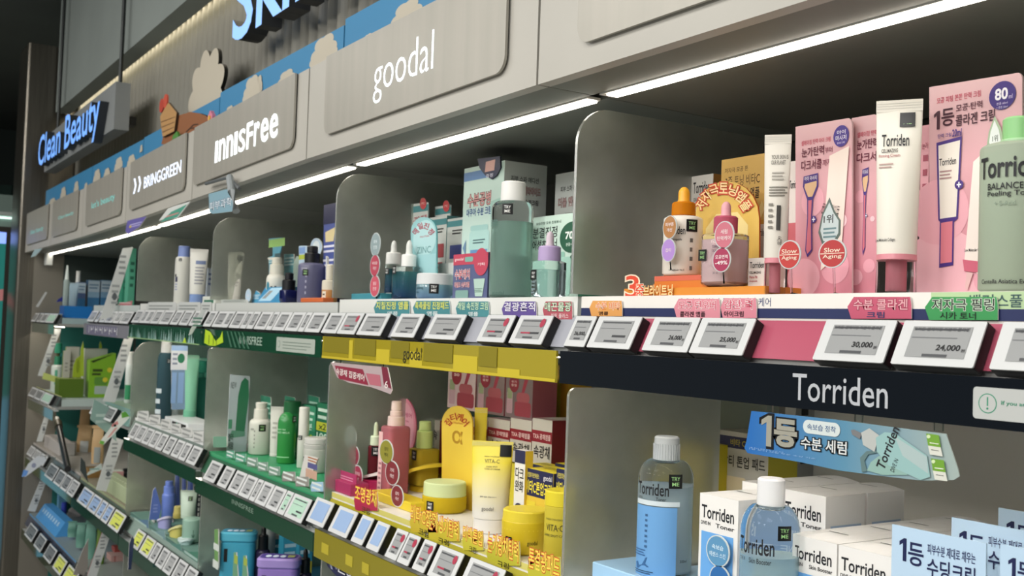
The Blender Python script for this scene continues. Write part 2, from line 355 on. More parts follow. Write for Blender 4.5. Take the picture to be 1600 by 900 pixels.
b.prism([(q.x + a, q.z + c) for a, c in el(.007, .007, 14)], -.025, -.02, C('#e0b040', .5)); tag(b.build('flower_cutout'), 'pink flower cutout with a yellow centre at the hill edge', 'decoration')
q = at(274, 208, Y=-.026); b = MB()
b.prism(pxpoly([(268, 224), (270, 212), (276, 205), (279, 212), (275, 222)], -.026), -.026, -.020, C('#4c8a3c', .5)); tag(b.build('leaf_cutout'), 'green leaf cutout at the foot of the brown hill', 'decoration')

# ------------------------------------------------------------------ hanging and mounted 3D letter signs
def letters_3d(name, label, t, A, Bp, Y, depth, face, side_col, bold, strength):
    """Channel letters: lit faces on dark returns."""
    v, f, gw, gh = glyphs(t, bold); W = Bp.x - A.x; H = Bp.z - A.z
    g = thing(name, label, 'sign', (A.x, Y, A.z)); fm = C(face, .4, emit=strength); sm = C(side_col, .5)
    b = MB(); b.add([(a * W, -depth, c * H) for a, c in v], f, fm); b.build('lit_faces', g, smooth=False)
    edges = {}
    for q in f:
        for k in range(len(q)):
            e = (q[k], q[(k + 1) % len(q)]); edges[e] = 1
    b = MB(); vv = []; ff = []
    for (i, j) in edges:
        if (j, i) not in edges:
            n = len(vv); a, c = v[i], v[j]
            vv += [(a[0] * W, -depth + .0005, a[1] * H), (c[0] * W, -depth + .0005, c[1] * H), (c[0] * W, 0, c[1] * H), (a[0] * W, 0, a[1] * H)]; ff.append((n, n + 3, n + 2, n + 1))
    b.add(vv, ff, sm); b.build('returns', g, smooth=False); return g
A = at(362, 70, Y=.03)
letters_3d('letter_sign', 'large blue lit channel letters cut off by the top of the photo', 'Skincare', Vector((A.x, 0, A.z)), Vector((A.x + 1.22, 0, A.z + .2)), .08, .05, '#86b2ea', '#35373a', .012, .95)
b = MB(); b.box(A.x - .02, A.x + 1.2, .081, .10, A.z + .06, A.z + .10, C('#3c3d3b', .5)); tag(b.build('sign_rail'), 'dark mounting rail behind the large blue letters', 'rail')
YB = -.03; A = at(65, 277, Y=YB); Bq = at(165, 158, Y=YB)
g = letters_3d('letter_sign', 'blue lit channel letters on the hanging grey plate over the far bays', 'Clean Beauty', Vector((A.x, 0, A.z)), Vector((Bq.x, 0, A.z + .175)), YB + .012, .03, '#6fa2ee', '#2c3138', .012, .95)
g = thing('hanging_sign_plate', 'grey hanging sign plate behind the far blue letters on two rods', 'sign', ((A.x + Bq.x) / 2, YB + .03, A.z))
wd = (Bq.x - A.x) / 2
b = MB(); b.box(-wd - .02, wd + .09, -.018, .03, .025, .185, C('#8b8f90', .5)); b.build('plate', g)
for sx in (-wd * .8, wd + .04):
    b = MB(); b.lathe(sx, .006, [(.007, .17), (.007, 3.0 - A.z)], C('#3a3d3d', .4, .6), 12); b.build('rod', g)
b = MB(); b.box(wd + .02, wd + .06, -.01, .06, .05, .08, BLACK); b.build('bracket', g)

# ------------------------------------------------------------------ beyond the steel column
g = thing('curtain', 'dark green curtain hanging beyond the steel column', 'curtain', (-8.2, 0.6, 0))
b = MB(); v = []
for k in range(81):
    y = -2.2 + k * .035; v += [(.03 * math.sin(k * 1.1), y, .0), (.03 * math.sin(k * 1.1), y, 2.4)]
b.add(v, [(2 * k, 2 * k + 2, 2 * k + 3, 2 * k + 1) for k in range(80)], C('#16302a', .8)); b.build('cloth', g)
g = thing('lit_case', 'pale lit wall case of shelves beyond the steel column', 'display case', (-7.4, -.25, 0))
b = MB(); b.box(-.2, .0, -.35, .45, 0, 2.25, C('#9fb4ac', .5)); b.build('body', g)
for k in range(5):
    z = 1.55 + .14 * k; b = MB(); b.box(.0, .12, -.35, .45, z, z + .02, C('#dfeae4', .4)); s_ = b.build('shelf', g)
    b = MB(); b.box(.004, .012, -.33, .43, z - .012, z - .004, C('#e8fff6', .5, emit=2.0)); b.build('lamp', s_)
g = thing('poster_stand', 'teal backlit poster at the left edge of the photo', 'poster', (-6.1, -.1, 0))
b = MB(); b.box(-.06, 0, -.30, .13, .15, 1.95, C('#4d4a45', .4, .5)); b.build('frame', g)
b = MB(); b.rect(-.28, .2, .08, 1.90, C('#2f8f86', .4, emit=.25), side(0.)); b.rect(-.28, .2, .08, 1.05, C('#6fb4d2', .4, emit=.3), side(0.))
b.poly([(-.28, 1.50), (.08, 1.56), (.08, 1.62), (-.05, 1.60), (-.28, 1.55)], C('#c98484', .4, emit=.25), side(0.)); b.rect(-.28, 1.86, .08, 1.92, C('#8aa8ff', .4, emit=1.2), side(0.)); b.build('print', g)

# ------------------------------------------------------------------ dividers, shelves, rails
def px2x(px, Y, Z):
    """x of the point at depth Y and height Z that shows in pixel column px."""
    t = (px - 800.0) / FPX; a = Vector((0, Y - CAM.y, Z - CAM.z)); R = ROT.transposed()
    q = R @ a; e = R @ Vector((1, 0, 0))
    return (t * q.z - q.x) / (e.x - t * e.z)
ORD = 'first second third fourth fifth sixth seventh eighth ninth tenth eleventh twelfth thirteenth fourteenth fifteenth'.split()
BAY = ['navy-strip bay', 'yellow-strip bay', 'dark green-strip bay', 'mid green-strip bay', 'lilac-strip bay', 'far blue bay']

def divider(x, z0, z1, d, label, lean=0.):
    g = thing('frosted_divider', label, 'divider', (x, 0, z0), group='frosted dividers')
    h = z1 - z0; r = .05 if z1 > 1.5 or x < -3 else .012; pts = [(0, 0)]
    for a in range(180, 89, -10): pts.append((r + r * math.cos(math.radians(a)), h - r + r * math.sin(math.radians(a))))
    pts += [(d, h), (d, 0)]
    b = MB(); n = len(pts); q = .0007
    v = [(-.0025, p[0], p[1]) for p in pts] + [(.0025, p[0], p[1]) for p in pts]
    b.add(v, [(k, (k + 1) % n, (k + 1) % n + n, k + n) for k in range(n)] + [tuple(range(n - 1, -1, -1)), tuple(range(n, 2 * n))], FROST)
    b.build('sheet', g, smooth=False)
    b = MB(); b.box(-.004, .004, d - .012, d, h * .04, h * .06, C('#b9bab5', .4)); b.build('clip', g)
for k, nm in ((1, 'between the navy-strip and yellow-strip bays'), (2, 'between the yellow-strip and dark green-strip bays'), (3, 'between the two green-strip bays'), (4, 'left of the mid green-strip bay')):
    divider(BX[k], 1.548, (0, 1.787, 1.784, 1.754, 1.748)[k], .33, 'tall frosted acrylic divider under the canopy ' + nm)
    divider(BX[k], .62, 1.430 if k < 4 else 1.425, .26, 'frosted acrylic divider below the top shelf ' + nm)

def shelf(k, name, zt, S, depth=DEP, strip=None, rail='#8d8f90', ledge='#e6e4e0', top='#d9d8d4', label='', ledge_fn=None, strip_fn=None, strip_h=.04, x0=None, x1=None, gap=.044, Y0=0., strip_rough=.08):
    a = BX[k + 1] + .004 if x0 is None else x0; c = BX[k] - .004 if x1 is None else x1; cx = (a + c) / 2
    g = thing('display_shelf', label, 'shelf', (cx, Y0, zt)); W = c - a
    b = MB(); b.box(-W / 2, W / 2, .0, depth - Y0 - .002, -.052, -.040, C('#a5a7a4', .4, .3)); b.build('board', g)
    if zt > 1.1: b = MB(); b.box(-W / 2 + .03, W / 2 - .06, .022, .034, -.0545, -.0521, C('#fff3e2', .5, emit=19. if zt > 1.4 else 9.)); b.build('light_strip', g)
    b = MB(); b.xprism([(-.0062, -.0395), (.0128, -.0395), (.0128, -.0015), (.0122, -.0015)], -W / 2, W / 2, C(rail, .25)); b.build('price_rail', g)
    b = MB(); b.box(-W / 2, W / 2, .0135, depth - Y0 - .003, -.0395, S - zt, C(top, .45)); b.rect(-W / 2, .001, W / 2, S - zt - .0002, C(ledge, .4), flat(.0134))
    if ledge_fn: ledge_fn(b, W, S - zt, flat(.0134), cx)
    b.build('riser', g)
    if strip:
        b = MB(); z1 = -gap; z0 = z1 - strip_h; b.box(-W / 2, W / 2, -.0175, -.0145, z0, z1, C(strip, strip_rough, coat=.3, spec=.4)); b.box(-W / 2, W / 2, -.0145, .004, z1 - .004, z1, C('#b8bcbc', .2))
        if strip_fn: strip_fn(b, W, z0, z1, flat(-.0177), cx)
        b.build('brand_strip', g)
    return g
def fx(cx, px, Z, Y=0.): return px2x(px, Y, Z) - cx

def ledge_navy(b, W, h, sf, cx):
    m = fx(cx, 1440, 1.545); b.rect(m, .001, W / 2, h - .0003, C('#b9d3a4', .4), sf); b.rect(-W / 2, .0008, W / 2, .0105, C('#27305c', .4), sf)
    b.txt('셀메이징 저분자 콜라겐 탄력 케어', fx(cx, 1045, 1.535), .0125, fx(cx, 1190, 1.535), .0215, C('#3c4474', .5), sf, .0)
    b.txt('밸런스풀', fx(cx, 1500, 1.535), .0118, fx(cx, 1583, 1.535), .0225, C('#3d5a5a', .5), sf, .02)
    b.rect(fx(cx, 1592, 1.535), .0125, fx(cx, 1593.4, 1.535), .0225, C('#3d5a5a', .5), sf)
def strip_navy(b, W, z0, z1, sf, cx):
    b.txt('Torriden', fx(cx, 1238, 1.45, -.018), z0 + .0075, fx(cx, 1387, 1.45, -.018), z1 - .0075, C('#c9ccd2', .35, .3), sf, .004)
    q = fx(cx, 1520, 1.445, -.018); b.poly(rrp(q, z0 + .007, q + .17, z1 - .008, .003), '#b9bcba', sf)
    gr = C('#2f8a6a', .5); b.ell(q + .0125, z0 + .0195, .0078, .0078, gr, sf); b.ell(q + .0125, z0 + .0195, .0070, .0070, '#b9bcba', sf)
    b.rect(q + .0119, z0 + .0175, q + .0131, z0 + .0245, gr, sf); b.ell(q + .0125, z0 + .0155, .0009, .0009, gr, sf)
    b.txt('If you are a minor, please ask our staff', q + .024, z0 + .0185, q + .115, z0 + .0225, gr, sf, .01)
def strip_yellow(b, W, z0, z1, sf, cx):
    lt = C('#c9b636', .3); dk = C('#877c26', .3)
    for i, (pa, pb, fr) in enumerate(((603, 624, 1.), (656, 676, 1), (725, 763, 1), (795, 830, .3), (560, 566, .9))):
        b.rect(fx(cx, pa, 1.45), z0 + .001, fx(cx, pb, 1.45), z0 + (z1 - z0) * (.62 if fr > .9 else fr), lt, sf)
    b.rect(-W / 2, z0 + .0006, W / 2, z0 + .0045, lt, sf)
    for pa, pb in ((520, 560), (568, 602), (626, 655), (678, 724), (765, 794)): b.rect(fx(cx, pa, 1.45), z0 + .012, fx(cx, pb, 1.45), z1 - .001, dk, sf)
    b.txt('goodal', fx(cx, 646, 1.45), z0 + .006, fx(cx, 675, 1.45), z1 - .009, C('#262618', .5), sf, .0)
def strip_green(b, W, z0, z1, sf, cx):
    b.txt('INNISFREE', fx(cx, 386, 1.45), z0 + .012, fx(cx, 422, 1.45), z1 - .010, C('#9fb3a6', .4), sf, .01)
    q = fx(cx, 445, 1.45); e = fx(cx, 506, 1.45); b.poly(rrp(q, z0 + .005, e, z1 - .007, .003), '#aab2a9', sf)
    for j in range(3): b.rect(q + .035, z0 + .011 + j * .006, e - .02 - .02 * (j == 0), z0 + .0125 + j * .006, '#6f7d73', sf)
    b.ell(q + .014, z0 + .019, .007, .007, '#5f8a70', sf); b.ell(q + .014, z0 + .019, .006, .006, '#aab2a9', sf)
    lime = C('#b5d32e', .4); b.poly([(fx(cx, 331, 1.45), z0 + .006), (fx(cx, 340, 1.45), z0 + .001), (fx(cx, 349, 1.45), z0 + .002), (fx(cx, 361, 1.45), z0 + .012), (fx(cx, 359, 1.45), z1 - .002), (fx(cx, 356, 1.45), z0 + .024), (fx(cx, 349, 1.45), z0 + .013), (fx(cx, 340, 1.45), z1 - .006), (fx(cx, 332, 1.45), z1 - .001)], lime, sf)
    for a in (338, 345, 350): b.rect(fx(cx, a, 1.45), z0 + .004, fx(cx, a + .8, 1.45), z0 + .026, '#3b4a1a', sf)
    for j in range(5): b.poly([(fx(cx, 366 + 6 * j, 1.45), z1 - .002), (fx(cx, 368 + 6 * j, 1.45), z1 - .002), (fx(cx, 376 + 7 * j, 1.45), z0 + .003), (fx(cx, 373 + 7 * j, 1.45), z0 + .003)], '#3f6a55', sf)
def strip_mid(b, W, z0, z1, sf, cx):
    random.seed(3)
    for j in range(46):
        x = -W / 2 + .02 + (W - .06) * j / 46; h = random.uniform(.3, .95) * (z1 - z0)
        b.poly([(x, z0 + .002), (x + .010, z0 + .002), (x + .005 + random.uniform(-.006, .006), z0 + h)], random.choice(['#8fb5ae', '#5e8f80', '#a9c7c2', '#3c6a58']), sf)
    b.rect(-W / 2, z0, W / 2, z0 + .0025, '#8fb07c', sf)
    b.poly([(fx(cx, 298, 1.44), z0 + .002), (fx(cx, 304, 1.44), z0 + .002), (fx(cx, 302, 1.44), z0 + .016)], '#b5d32e', sf)
def strip_lilac(b, W, z0, z1, sf, cx):
    b.rect(-W / 2 + .05, z0 + .002, W * .28, z1 - .006, '#6d6a80', sf)
    for j in range(13):
        x = -W / 2 + .09 + j * .036; b.rect(x, z0 + .008 + .006 * (j % 3), x + .007, z1 - .010, '#d5d5da', sf)
        if j % 2: b.rect(x, z0 + .018, x + .024, z0 + .023, '#d5d5da', sf)

shelf(0, 'navy', 1.520, 1.545, strip='#050b14', rail='#b4566c', ledge='#efeae4', top='#d8d3cd', label='top shelf with a glossy navy brand strip and pink price rail', ledge_fn=ledge_navy, strip_fn=strip_navy)
shelf(1, 'yellow', 1.520, 1.545, strip='#a3942a', rail='#a6a8b2', ledge='#e2e3df', top='#c9cfcd', label='top shelf with a glossy yellow brand strip', strip_fn=strip_yellow)
shelf(2, 'green', 1.520, 1.540, strip='#1b4632', rail='#86898a', ledge='#c9ccc8', top='#b7bcb9', label='top shelf with a dark green brand strip and lime leaf', strip_fn=strip_green)
shelf(3, 'mid', 1.520, 1.540, strip='#27503f', rail='#b5b7b5', ledge='#d9dad7', top='#c6cbc8', label='top shelf with a green brand strip of pale streaks', strip_fn=strip_mid)
shelf(4, 'lilac', 1.515, 1.535, strip='#8d8d96', rail='#b0b3b2', ledge='#bcc4c2', top='#b9c2bf', label='top shelf with a grey lilac brand strip', strip_fn=strip_lilac, x0=-3.98)
shelf(5, 'blue', 1.500, 1.484, rail='#5a5d60', ledge='#8fb2d2', top='#9fb4b8', label='top shelf with a pale edge in the far blue bay', strip='#6f7667', x1=-4.58, x0=-5.12)

shelf(0, 'navy', 1.165, 1.190, rail='#9aa0a4', ledge='#b7d4ea', top='#b9d6ee', label='second shelf of the navy-strip bay under the white cartons', x0=BX[1] + .004, gap=.055)
shelf(1, 'yellow', 1.180, 1.190, strip='#8a8022', rail='#a9a02c', ledge='#d8cf74', top='#e9e6df', label='second shelf with an olive yellow strip', strip_h=.05, strip_fn=lambda b, W, z0, z1, sf, cx: ([b.rect(fx(cx, a, 1.1), z0 + .014, fx(cx, c, 1.1), z0 + .032, '#b3a530', sf) for a, c in ((517, 528), (555, 566), (581, 592), (690, 700))], b.txt('goodal', fx(cx, 632, 1.1), z0 + .008, fx(cx, 660, 1.1), z1 - .010, C('#262618', .5), sf, .0)), gap=.055)
def strip_green2(b, W, z0, z1, sf, cx):
    b.txt('INNISFREE', fx(cx, 375, 1.11), z0 + .016, fx(cx, 409, 1.11), z1 - .008, C('#7f9486', .4), sf, .005)
shelf(2, 'green', 1.170, 1.178, strip='#1d4431', rail='#3f6a52', ledge='#4fa274', top='#2f9a67', label='second shelf with a green top and dark green strip', strip_fn=strip_green2, strip_h=.034, gap=.055)
shelf(3, 'mid', 1.188, 1.194, strip='#1f4433', rail='#7d8a84', ledge='#e2e4e2', top='#e6e8e7', label='second shelf with a white riser and dark green strip', strip_h=.034, gap=.055)
shelf(4, 'lilac', 1.205, 1.213, strip=None, rail='#7ba09a', ledge='#7ba09a', top='#7f9a86', label='second shelf of the lilac-strip bay behind a green card', x0=-3.72, gap=.055)
shelf(5, 'blue', 1.170, 1.158, strip='#6b6f5a', rail='#4d504f', ledge='#cfd58e', top='#b9c7c4', label='second shelf of the far blue bay with lime products', x1=-4.50, x0=-5.12, gap=.055)
shelf(2, 'green', .865, .872, strip='#1d4431', rail='#3f6a52', ledge='#3b8fb0', top='#4a9ac0', label='third shelf with a blue top in the dark green-strip bay', gap=.060)
shelf(1, 'yellow', .860, .870, strip='#8a8022', rail='#a9a02c', ledge='#d8cf74', top='#d8d4c9', label='third shelf of the yellow-strip bay below the dark banner', gap=.060)
shelf(3, 'mid', .900, .908, strip='#24483a', rail='#8ea29a', ledge='#5d7f78', top='#6d9489', label='third shelf of the mid green-strip bay with lime cards', gap=.060)
shelf(4, 'lilac', .905, .912, strip='#26463a', rail='#5b6b62', ledge='#a9b78e', top='#8a8372', label='third shelf of the lilac-strip bay with kraft pouches', strip_h=.036, gap=.060)
shelf(5, 'blue', .915, .922, strip='#4d5a33', rail='#5f6360', ledge='#c5bfba', top='#9f9a92', label='third shelf of the far blue bay with grey labels', x0=-5.12, gap=.060)
shelf(4, 'lilac', .610, .617, strip='#3a4a34', rail='#4c4f4d', ledge='#7d8a84', top='#89918c', label='fourth shelf of the lilac-strip bay with green packs', gap=.060)
shelf(5, 'blue', .600, .607, strip='#3f4a38', rail='#454a5a', ledge='#5a9bd0', top='#8a9aa0', label='fourth shelf of the far blue bay with a sky blue tray', x0=-5.12, gap=.060)
shelf(3, 'mid', .61, .617, strip='#24483a', rail='#8ea29a', ledge='#5d7f78', top='#6d9489', label='fourth shelf of the mid green-strip bay', gap=.060)
# plinth below the bays
g = thing('base_cabinet', 'grey plinth under the wall of shelves', 'cabinet', (-2.72, 0, 0))
b = MB(); b.box(-2.4, 2.4, .02, DEP - .05, 0, .24, C('#7d7f7b', .5)); b.build('body', g)
b = MB(); b.box(-2.4, 2.4, .06, .08, 0, .02, BLACK); b.build('toe_kick', g)

# ------------------------------------------------------------------ electronic price tags
CASE = C('#161718', .4); BEZ = C('#d2d4d5', .3); SCR = C('#9d9fa0', .25); SCR_REFLECT = C('#9ab4da', .25); RED = C('#a8304a', .4)  # the blue screen tone is a reflection painted into the colour
def price_tag(pl, pr_, zt, label, group, price=None, red=False, tone=0, h=.0425, drop=.0, Y=0., lines=3):
    xl = px2x(pl, Y, zt); xr = px2x(pr_, Y, zt); wd = xr - xl
    g = thing('price_tag', label, 'price tag', ((xl + xr) / 2, Y - .0205 - .0005, zt - .038 + drop), group=group, rx=-.47)
    b = MB(); b.rb(0, .0065, 0, h, wd - .0008, .0125, .0012, CASE, .0008); b.build('case', g)
    b = MB(); b.prism(rrp(-wd / 2 + .0006, .0004, wd / 2 - .0006, h - .0004, .0016), -.0006, .001, BEZ); b.build('bezel', g)
    b = MB(); sf = flat(-.0008); nar = wd < .055; mx = .007 if nar else .012
    s0, s1, z0, z1 = -wd / 2 + mx, wd / 2 - mx * .9, (.0075 if not nar else .009), h - .006
    scr = [SCR, SCR_REFLECT, C('#a9abac', .25), C('#b6d8c4', .25), C('#d8e06a', .3), C('#77797a', .3)][tone]
    b.rect(s0, z0, s1, z1, scr, sf); W = s1 - s0; H = z1 - z0
    if lines:
        b.rect(s0 + W * .04, z1 - H * .13, s1 - W * .06, z1 - H * .06, '#4c4e52', sf)
        if price: 
            b.txt('토리든 셀메이징 저분자 콜라겐' if wd > .06 else '토리든 밸런스풀', s0 + W * .02, z1 - H * .15, s1 - W * .04, z1 - H * .03, C('#3a3c40', .5), sf, .01)
        b.rect(s0 + W * .03, z0 + H * .62, s1 - W * .2, z0 + H * .65, '#6d6f73', sf)
        b.rect(s0 + W * .3, z0 + H * .02, s0 + W * .72, z0 + H * .11, '#4c4e52', sf)
        if price:
            b.txt(price, s0 + W * (.5 if not nar else .2), z0 + H * .2, s0 + W * .9, z0 + H * .42, C('#1c1d20', .5), sf, .028); b.txt('원', s0 + W * .92, z0 + H * .2, s0 + W * .985, z0 + H * .3, C('#26272b', .5), sf)
        else:
            b.rect(s0 + W * .5, z0 + H * .24, s1 - W * .08, z0 + H * .34, '#3a3c40', sf)
        if red: b.ell(s1 - W * .1, z1 - H * .2, .0055, .0065, RED, sf); b.rect(s0 + W * .15, z0 + H * .25, s0 + W * .55, z0 + H * .33, RED, sf)
    b.build('screen', g); return g
def tag_row(spans, zt, where, group, skip_first=0, **k):
    n = len(spans)
    for i, sp in enumerate(spans):
        kw = dict(k); kw.update(sp[2] if len(sp) > 2 else {})
        lb = kw.pop('label', None) or ('%s electronic price tag from the left on the %s' % (ORD[i], where))
        price_tag(sp[0], sp[1], zt, lb, group, **kw)
tag_row([(903, 936, dict(price='26,000', label='narrow white price tag reading 26,000 at the left end of the pink rail')), (939, 1007, dict(label='price tag with a white glare streak on the pink rail')), (1026, 1098, dict(price='26,000', label='wide white price tag reading 26,000 on the pink rail')), (1100, 1185, dict(price='25,000', label='white price tag reading 25,000 on the pink rail')), (1294, 1406, dict(price='30,000', label='white price tag reading 30,000 on the pink rail')), (1416, 1547, dict(price='24,000', label='white price tag reading 24,000 under the green topper')), (1570, 1690, dict(price='24,000', label='price tag cut off by the right edge of the photo'))], 1.52, '', 'price tags on the pink rail')
tag_row([(519, 543), (544, 572, dict(red=True)), (575, 613), (629, 666), (682, 732), (765, 809, dict(red=True)), (816, 868, dict(red=True))], 1.52, 'rail above the yellow strip', 'price tags on the rail above the yellow strip')
tag_row([(331, 343), (345, 361), (361, 370), (372, 389), (390, 399), (400, 410), (412, 430), (431, 440), (441, 460), (461, 481), (482, 491), (492, 516)], 1.52, 'rail above the dark green strip', 'price tags on the rail above the dark green strip')
tag_row([(217, 228), (229, 237), (237, 246), (247, 259), (260, 276), (278, 290), (292, 306), (308, 326)], 1.52, 'rail above the streaked green strip', 'price tags on the rail above the streaked green strip', tone=2)
tag_row([(146, 156), (158, 163), (165, 173), (174, 186), (187, 196), (197, 211)], 1.515, 'rail above the grey lilac strip', 'price tags on the rail above the lilac strip', tone=2)
tag_row([(52, 63), (65, 70), (71, 78), (79, 92, dict(tone=3))], 1.50, 'top rail beside the steel column', 'price tags on the top rail of the far bay', tone=5, lines=0)
# second tier
tag_row([(496, 523, dict(tone=1, lines=0)), (531, 560, dict(tone=1, lines=0)), (567, 585, dict(tone=1, lines=0)), (591, 610, dict(tone=1, lines=0)), (621, 639, dict(red=True)), (640, 658, dict(red=True)), (664, 683, dict(red=True)), (688, 726, dict(red=True)), (736, 791, dict(red=True))], 1.18, 'rail along the olive yellow strip', 'price tags on the olive yellow rail', h=.048, drop=-.006, Y=-.006)
tag_row([(332, 349), (354, 368), (371, 387), (388, 404), (405, 413), (414, 430), (431, 449), (450, 460, dict(tone=3)), (461, 488, dict(tone=3))], 1.17, 'second rail along the dark green strip', 'price tags on the lower dark green rail', h=.048, drop=-.006, Y=-.006, tone=2)
tag_row([(212, 221), (222, 232), (233, 243), (244, 254), (255, 265), (267, 278), (280, 291), (292, 302), (304, 318)], 1.188, 'second rail of the mid green-strip bay', 'price tags on the second rail of the mid green bay', h=.046, drop=-.004, Y=-.006, tone=2)
tag_row([(150, 159), (160, 168), (170, 184)], 1.205, 'second rail of the lilac bay', 'price tags on the second rail of the lilac bay', tone=5, h=.046, Y=-.006)
tag_row([(52, 61), (62, 71), (72, 85, dict(tone=3))], 1.17, 'second rail beside the steel column', 'price tags on the second rail of the far bay', tone=5, lines=0)
tag_row([(79, 91), (93, 103), (104, 113), (114, 124, dict(tone=2)), (131, 146, dict(tone=1)), (147, 159, dict(tone=1)), (160, 168, dict(tone=1)), (169, 178, dict(tone=1)), (180, 196, dict(tone=4))], .91, 'diagonal third rail under the kraft pouches', 'price tags on the third rail under the pouches', h=.055, drop=-.012, Y=-.016, tone=5)
tag_row([(216, 228, dict(tone=4)), (230, 244, dict(tone=4)), (245, 254), (256, 266), (267, 279), (281, 294), (296, 310)], .90, 'third rail with lime cards', 'price tags on the rail with the lime cards', h=.05, drop=-.008, Y=-.014, tone=2)
tag_row([(47, 58), (62, 72), (77, 88), (92, 104, dict(tone=4)), (107, 122, dict(tone=4))], .605, 'lowest rail at the bottom left', 'price tags on the lowest rail', h=.055, drop=-.012, Y=-.016, tone=5)
tag_row([(50, 57), (58, 66), (67, 76)], .915, 'third rail beside the steel column', 'price tags on the third rail of the far bay', tone=2, lines=0)

# ------------------------------------------------------------------ product builders
XS = False        # True while building things whose faces we see across the aisle, turned towards +x
def facing(x, Y): return math.atan2(CAM.x - x, Y - CAM.y)
def zdepth(x, Y, z): return (ROT.transposed() @ (Vector((x, Y, z)) - CAM)).z
def prow(px, Y, Z):
    q = ROT.transposed() @ (Vector((px2x(px, Y, Z), Y, Z)) - CAM); return 450 + FPX * q.y / q.z
def zat(px, py, Y): return at(px, py, Y=Y).z
def roundpos(l, r, Y, z):
    """x of the axis and width of an upright round thing that shows between pixel columns l and r."""
    m = (l + r) / 2; x = px2x(m, Y, z); u = (m - 800) / FPX
    return x, (r - l) * zdepth(x, Y, z) / FPX / math.sqrt(1 + u * u)
def carton(l, r, t, S, Y, d, col, front, label, cat='box', name='carton', group=None, sidecol=None, sidep=(), topcol=None, topp=(), left=None):
    """A printed folding carton facing the aisle."""
    zt = zat((l + r) / 2, t, Y); zm = (S + zt) / 2; x0, x1 = px2x(l, Y, zm), px2x(r, Y, zm); xm = (x0 + x1) / 2; ym = Y
    if XS: q0, q1 = at(l, t + 8, X=xm), at(r, t + 8, X=xm); x0, x1 = q0.y, q1.y; ym = (x0 + x1) / 2; zt = at((l + r) / 2, t, X=xm).z
    W = x1 - x0; H = zt - S
    b = MB(); X0, X1 = -W / 2, W / 2
    b.add([(X0, 0, 0), (X1, 0, 0), (X1, d, 0), (X0, d, 0), (X0, 0, H), (X1, 0, H), (X1, d, H), (X0, d, H)], [(0, 1, 5, 4), (2, 3, 7, 6), (0, 3, 2, 1)], C(col, .42))
    b.add([(X1, 0, 0), (X1, d, 0), (X1, d, H), (X1, 0, H)], [(0, 1, 2, 3)], C(sidecol or col, .42)); b.add([(X0, 0, 0), (X0, d, 0), (X0, d, H), (X0, 0, H)], [(3, 2, 1, 0)], C(left or sidecol or col, .42))
    b.add([(X0, 0, H), (X1, 0, H), (X1, d, H), (X0, d, H)], [(0, 1, 2, 3)], C(topcol or col, .42))
    b.rect(X0 + W * .03, d * .93, X1 - W * .03, d * .95, C('#4a4845', .6), top(H))
    b.pr(front, X0, 0, X1, H, flat(0)); b.pr(sidep, 0, 0, d, H, side(X1)); b.pr(topp, X0, 0, X1, d, top(H))
    o = b.build(name, smooth=False); o.location = (xm, ym, S); o.rotation_euler[2] = math.pi / 2 if XS else 0.; return tag(o, label, cat, group)
def standee(pts, Y, S, face, items, label, edge='#d8d6d2', name='display_card', cat='sign', group=None, thick=.0025, box=None, foot=True):
    """A die-cut card, outline given by pixels, standing on the shelf at depth Y."""
    if XS:
        xm = at(sum(p[0] for p in pts) / len(pts), sum(p[1] for p in pts) / len(pts), Y=Y).x; P_ = [(at(a, c, X=xm).y, at(a, c, X=xm).z) for a, c in pts]
    else: P_ = [(at(a, c, Y=Y).x, at(a, c, Y=Y).z) for a, c in pts]
    cx = sum(p[0] for p in P_) / len(P_); zb = S if S is not None else min(p[1] for p in P_)
    g = thing(name, label, cat, (xm, cx, zb) if XS else (cx, Y, zb), math.pi / 2 if XS else 0., group); Q = [(p[0] - cx, p[1] - zb) for p in P_]
    if S is not None: Q = [(p[0], max(p[1], .0)) for p in Q]
    b = MB(); b.prism(Q, 0, thick, C(edge, .5), C(face, .4) if isinstance(face, str) else face)
    x0, x1 = min(p[0] for p in Q), max(p[0] for p in Q); z0, z1 = min(p[1] for p in Q), max(p[1] for p in Q)
    if box: bx = [at(box[0], box[3], Y=Y), at(box[2], box[1], Y=Y)]; x0, x1, z0, z1 = bx[0].x - cx, bx[1].x - cx, bx[0].z - zb, bx[1].z - zb
    b.pr(items, x0, z0, x1, z1, flat(0)); b.build('card', g)
    if foot:
        b = MB(); zl = min(p[1] for p in Q); hh = max(.01, (max(p[1] for p in Q) - max(zl, 0)) * .4); b.xprism([(thick, 0), (thick + .03, 0), (thick, hh)], -.0008, .0008, C(edge, .5)); b.build('strut', g)
    return g
def arc_letters(g, chars, cx, cy, rx_, ry_, cw, ch_, a0, a1, Y, fill, edge=None):
    """Letters set along an arch; the arch is measured in the photograph and lies flat on the card at depth Y."""
    o_ = g.location; sf = lambda u, v, o: tuple((at(u, -v, Y=Y) - o_) - Vector((0, o, 0))); b = MB(); b.o = .0006
    for k, c in enumerate(chars):
        a = math.radians(a0 + (a1 - a0) * k / (len(chars) - 1)); X, Z = cx + rx_ * math.cos(a), -cy + ry_ * math.sin(a); r_ = (a - math.pi / 2) * .8
        if edge: b.txt(c, X - cw * .62, Z - ch_ * .62, X + cw * .62, Z + ch_ * .62, edge, sf, .09, r_); b.txt(c, X - cw / 2, Z - ch_ / 2, X + cw / 2, Z + ch_ / 2, fill, sf, .015, r_)
        else: b.txt(c, X - cw / 2, Z - ch_ / 2, X + cw / 2, Z + ch_ / 2, fill, sf, .015, r_)
    b.build('arch_lettering', g)
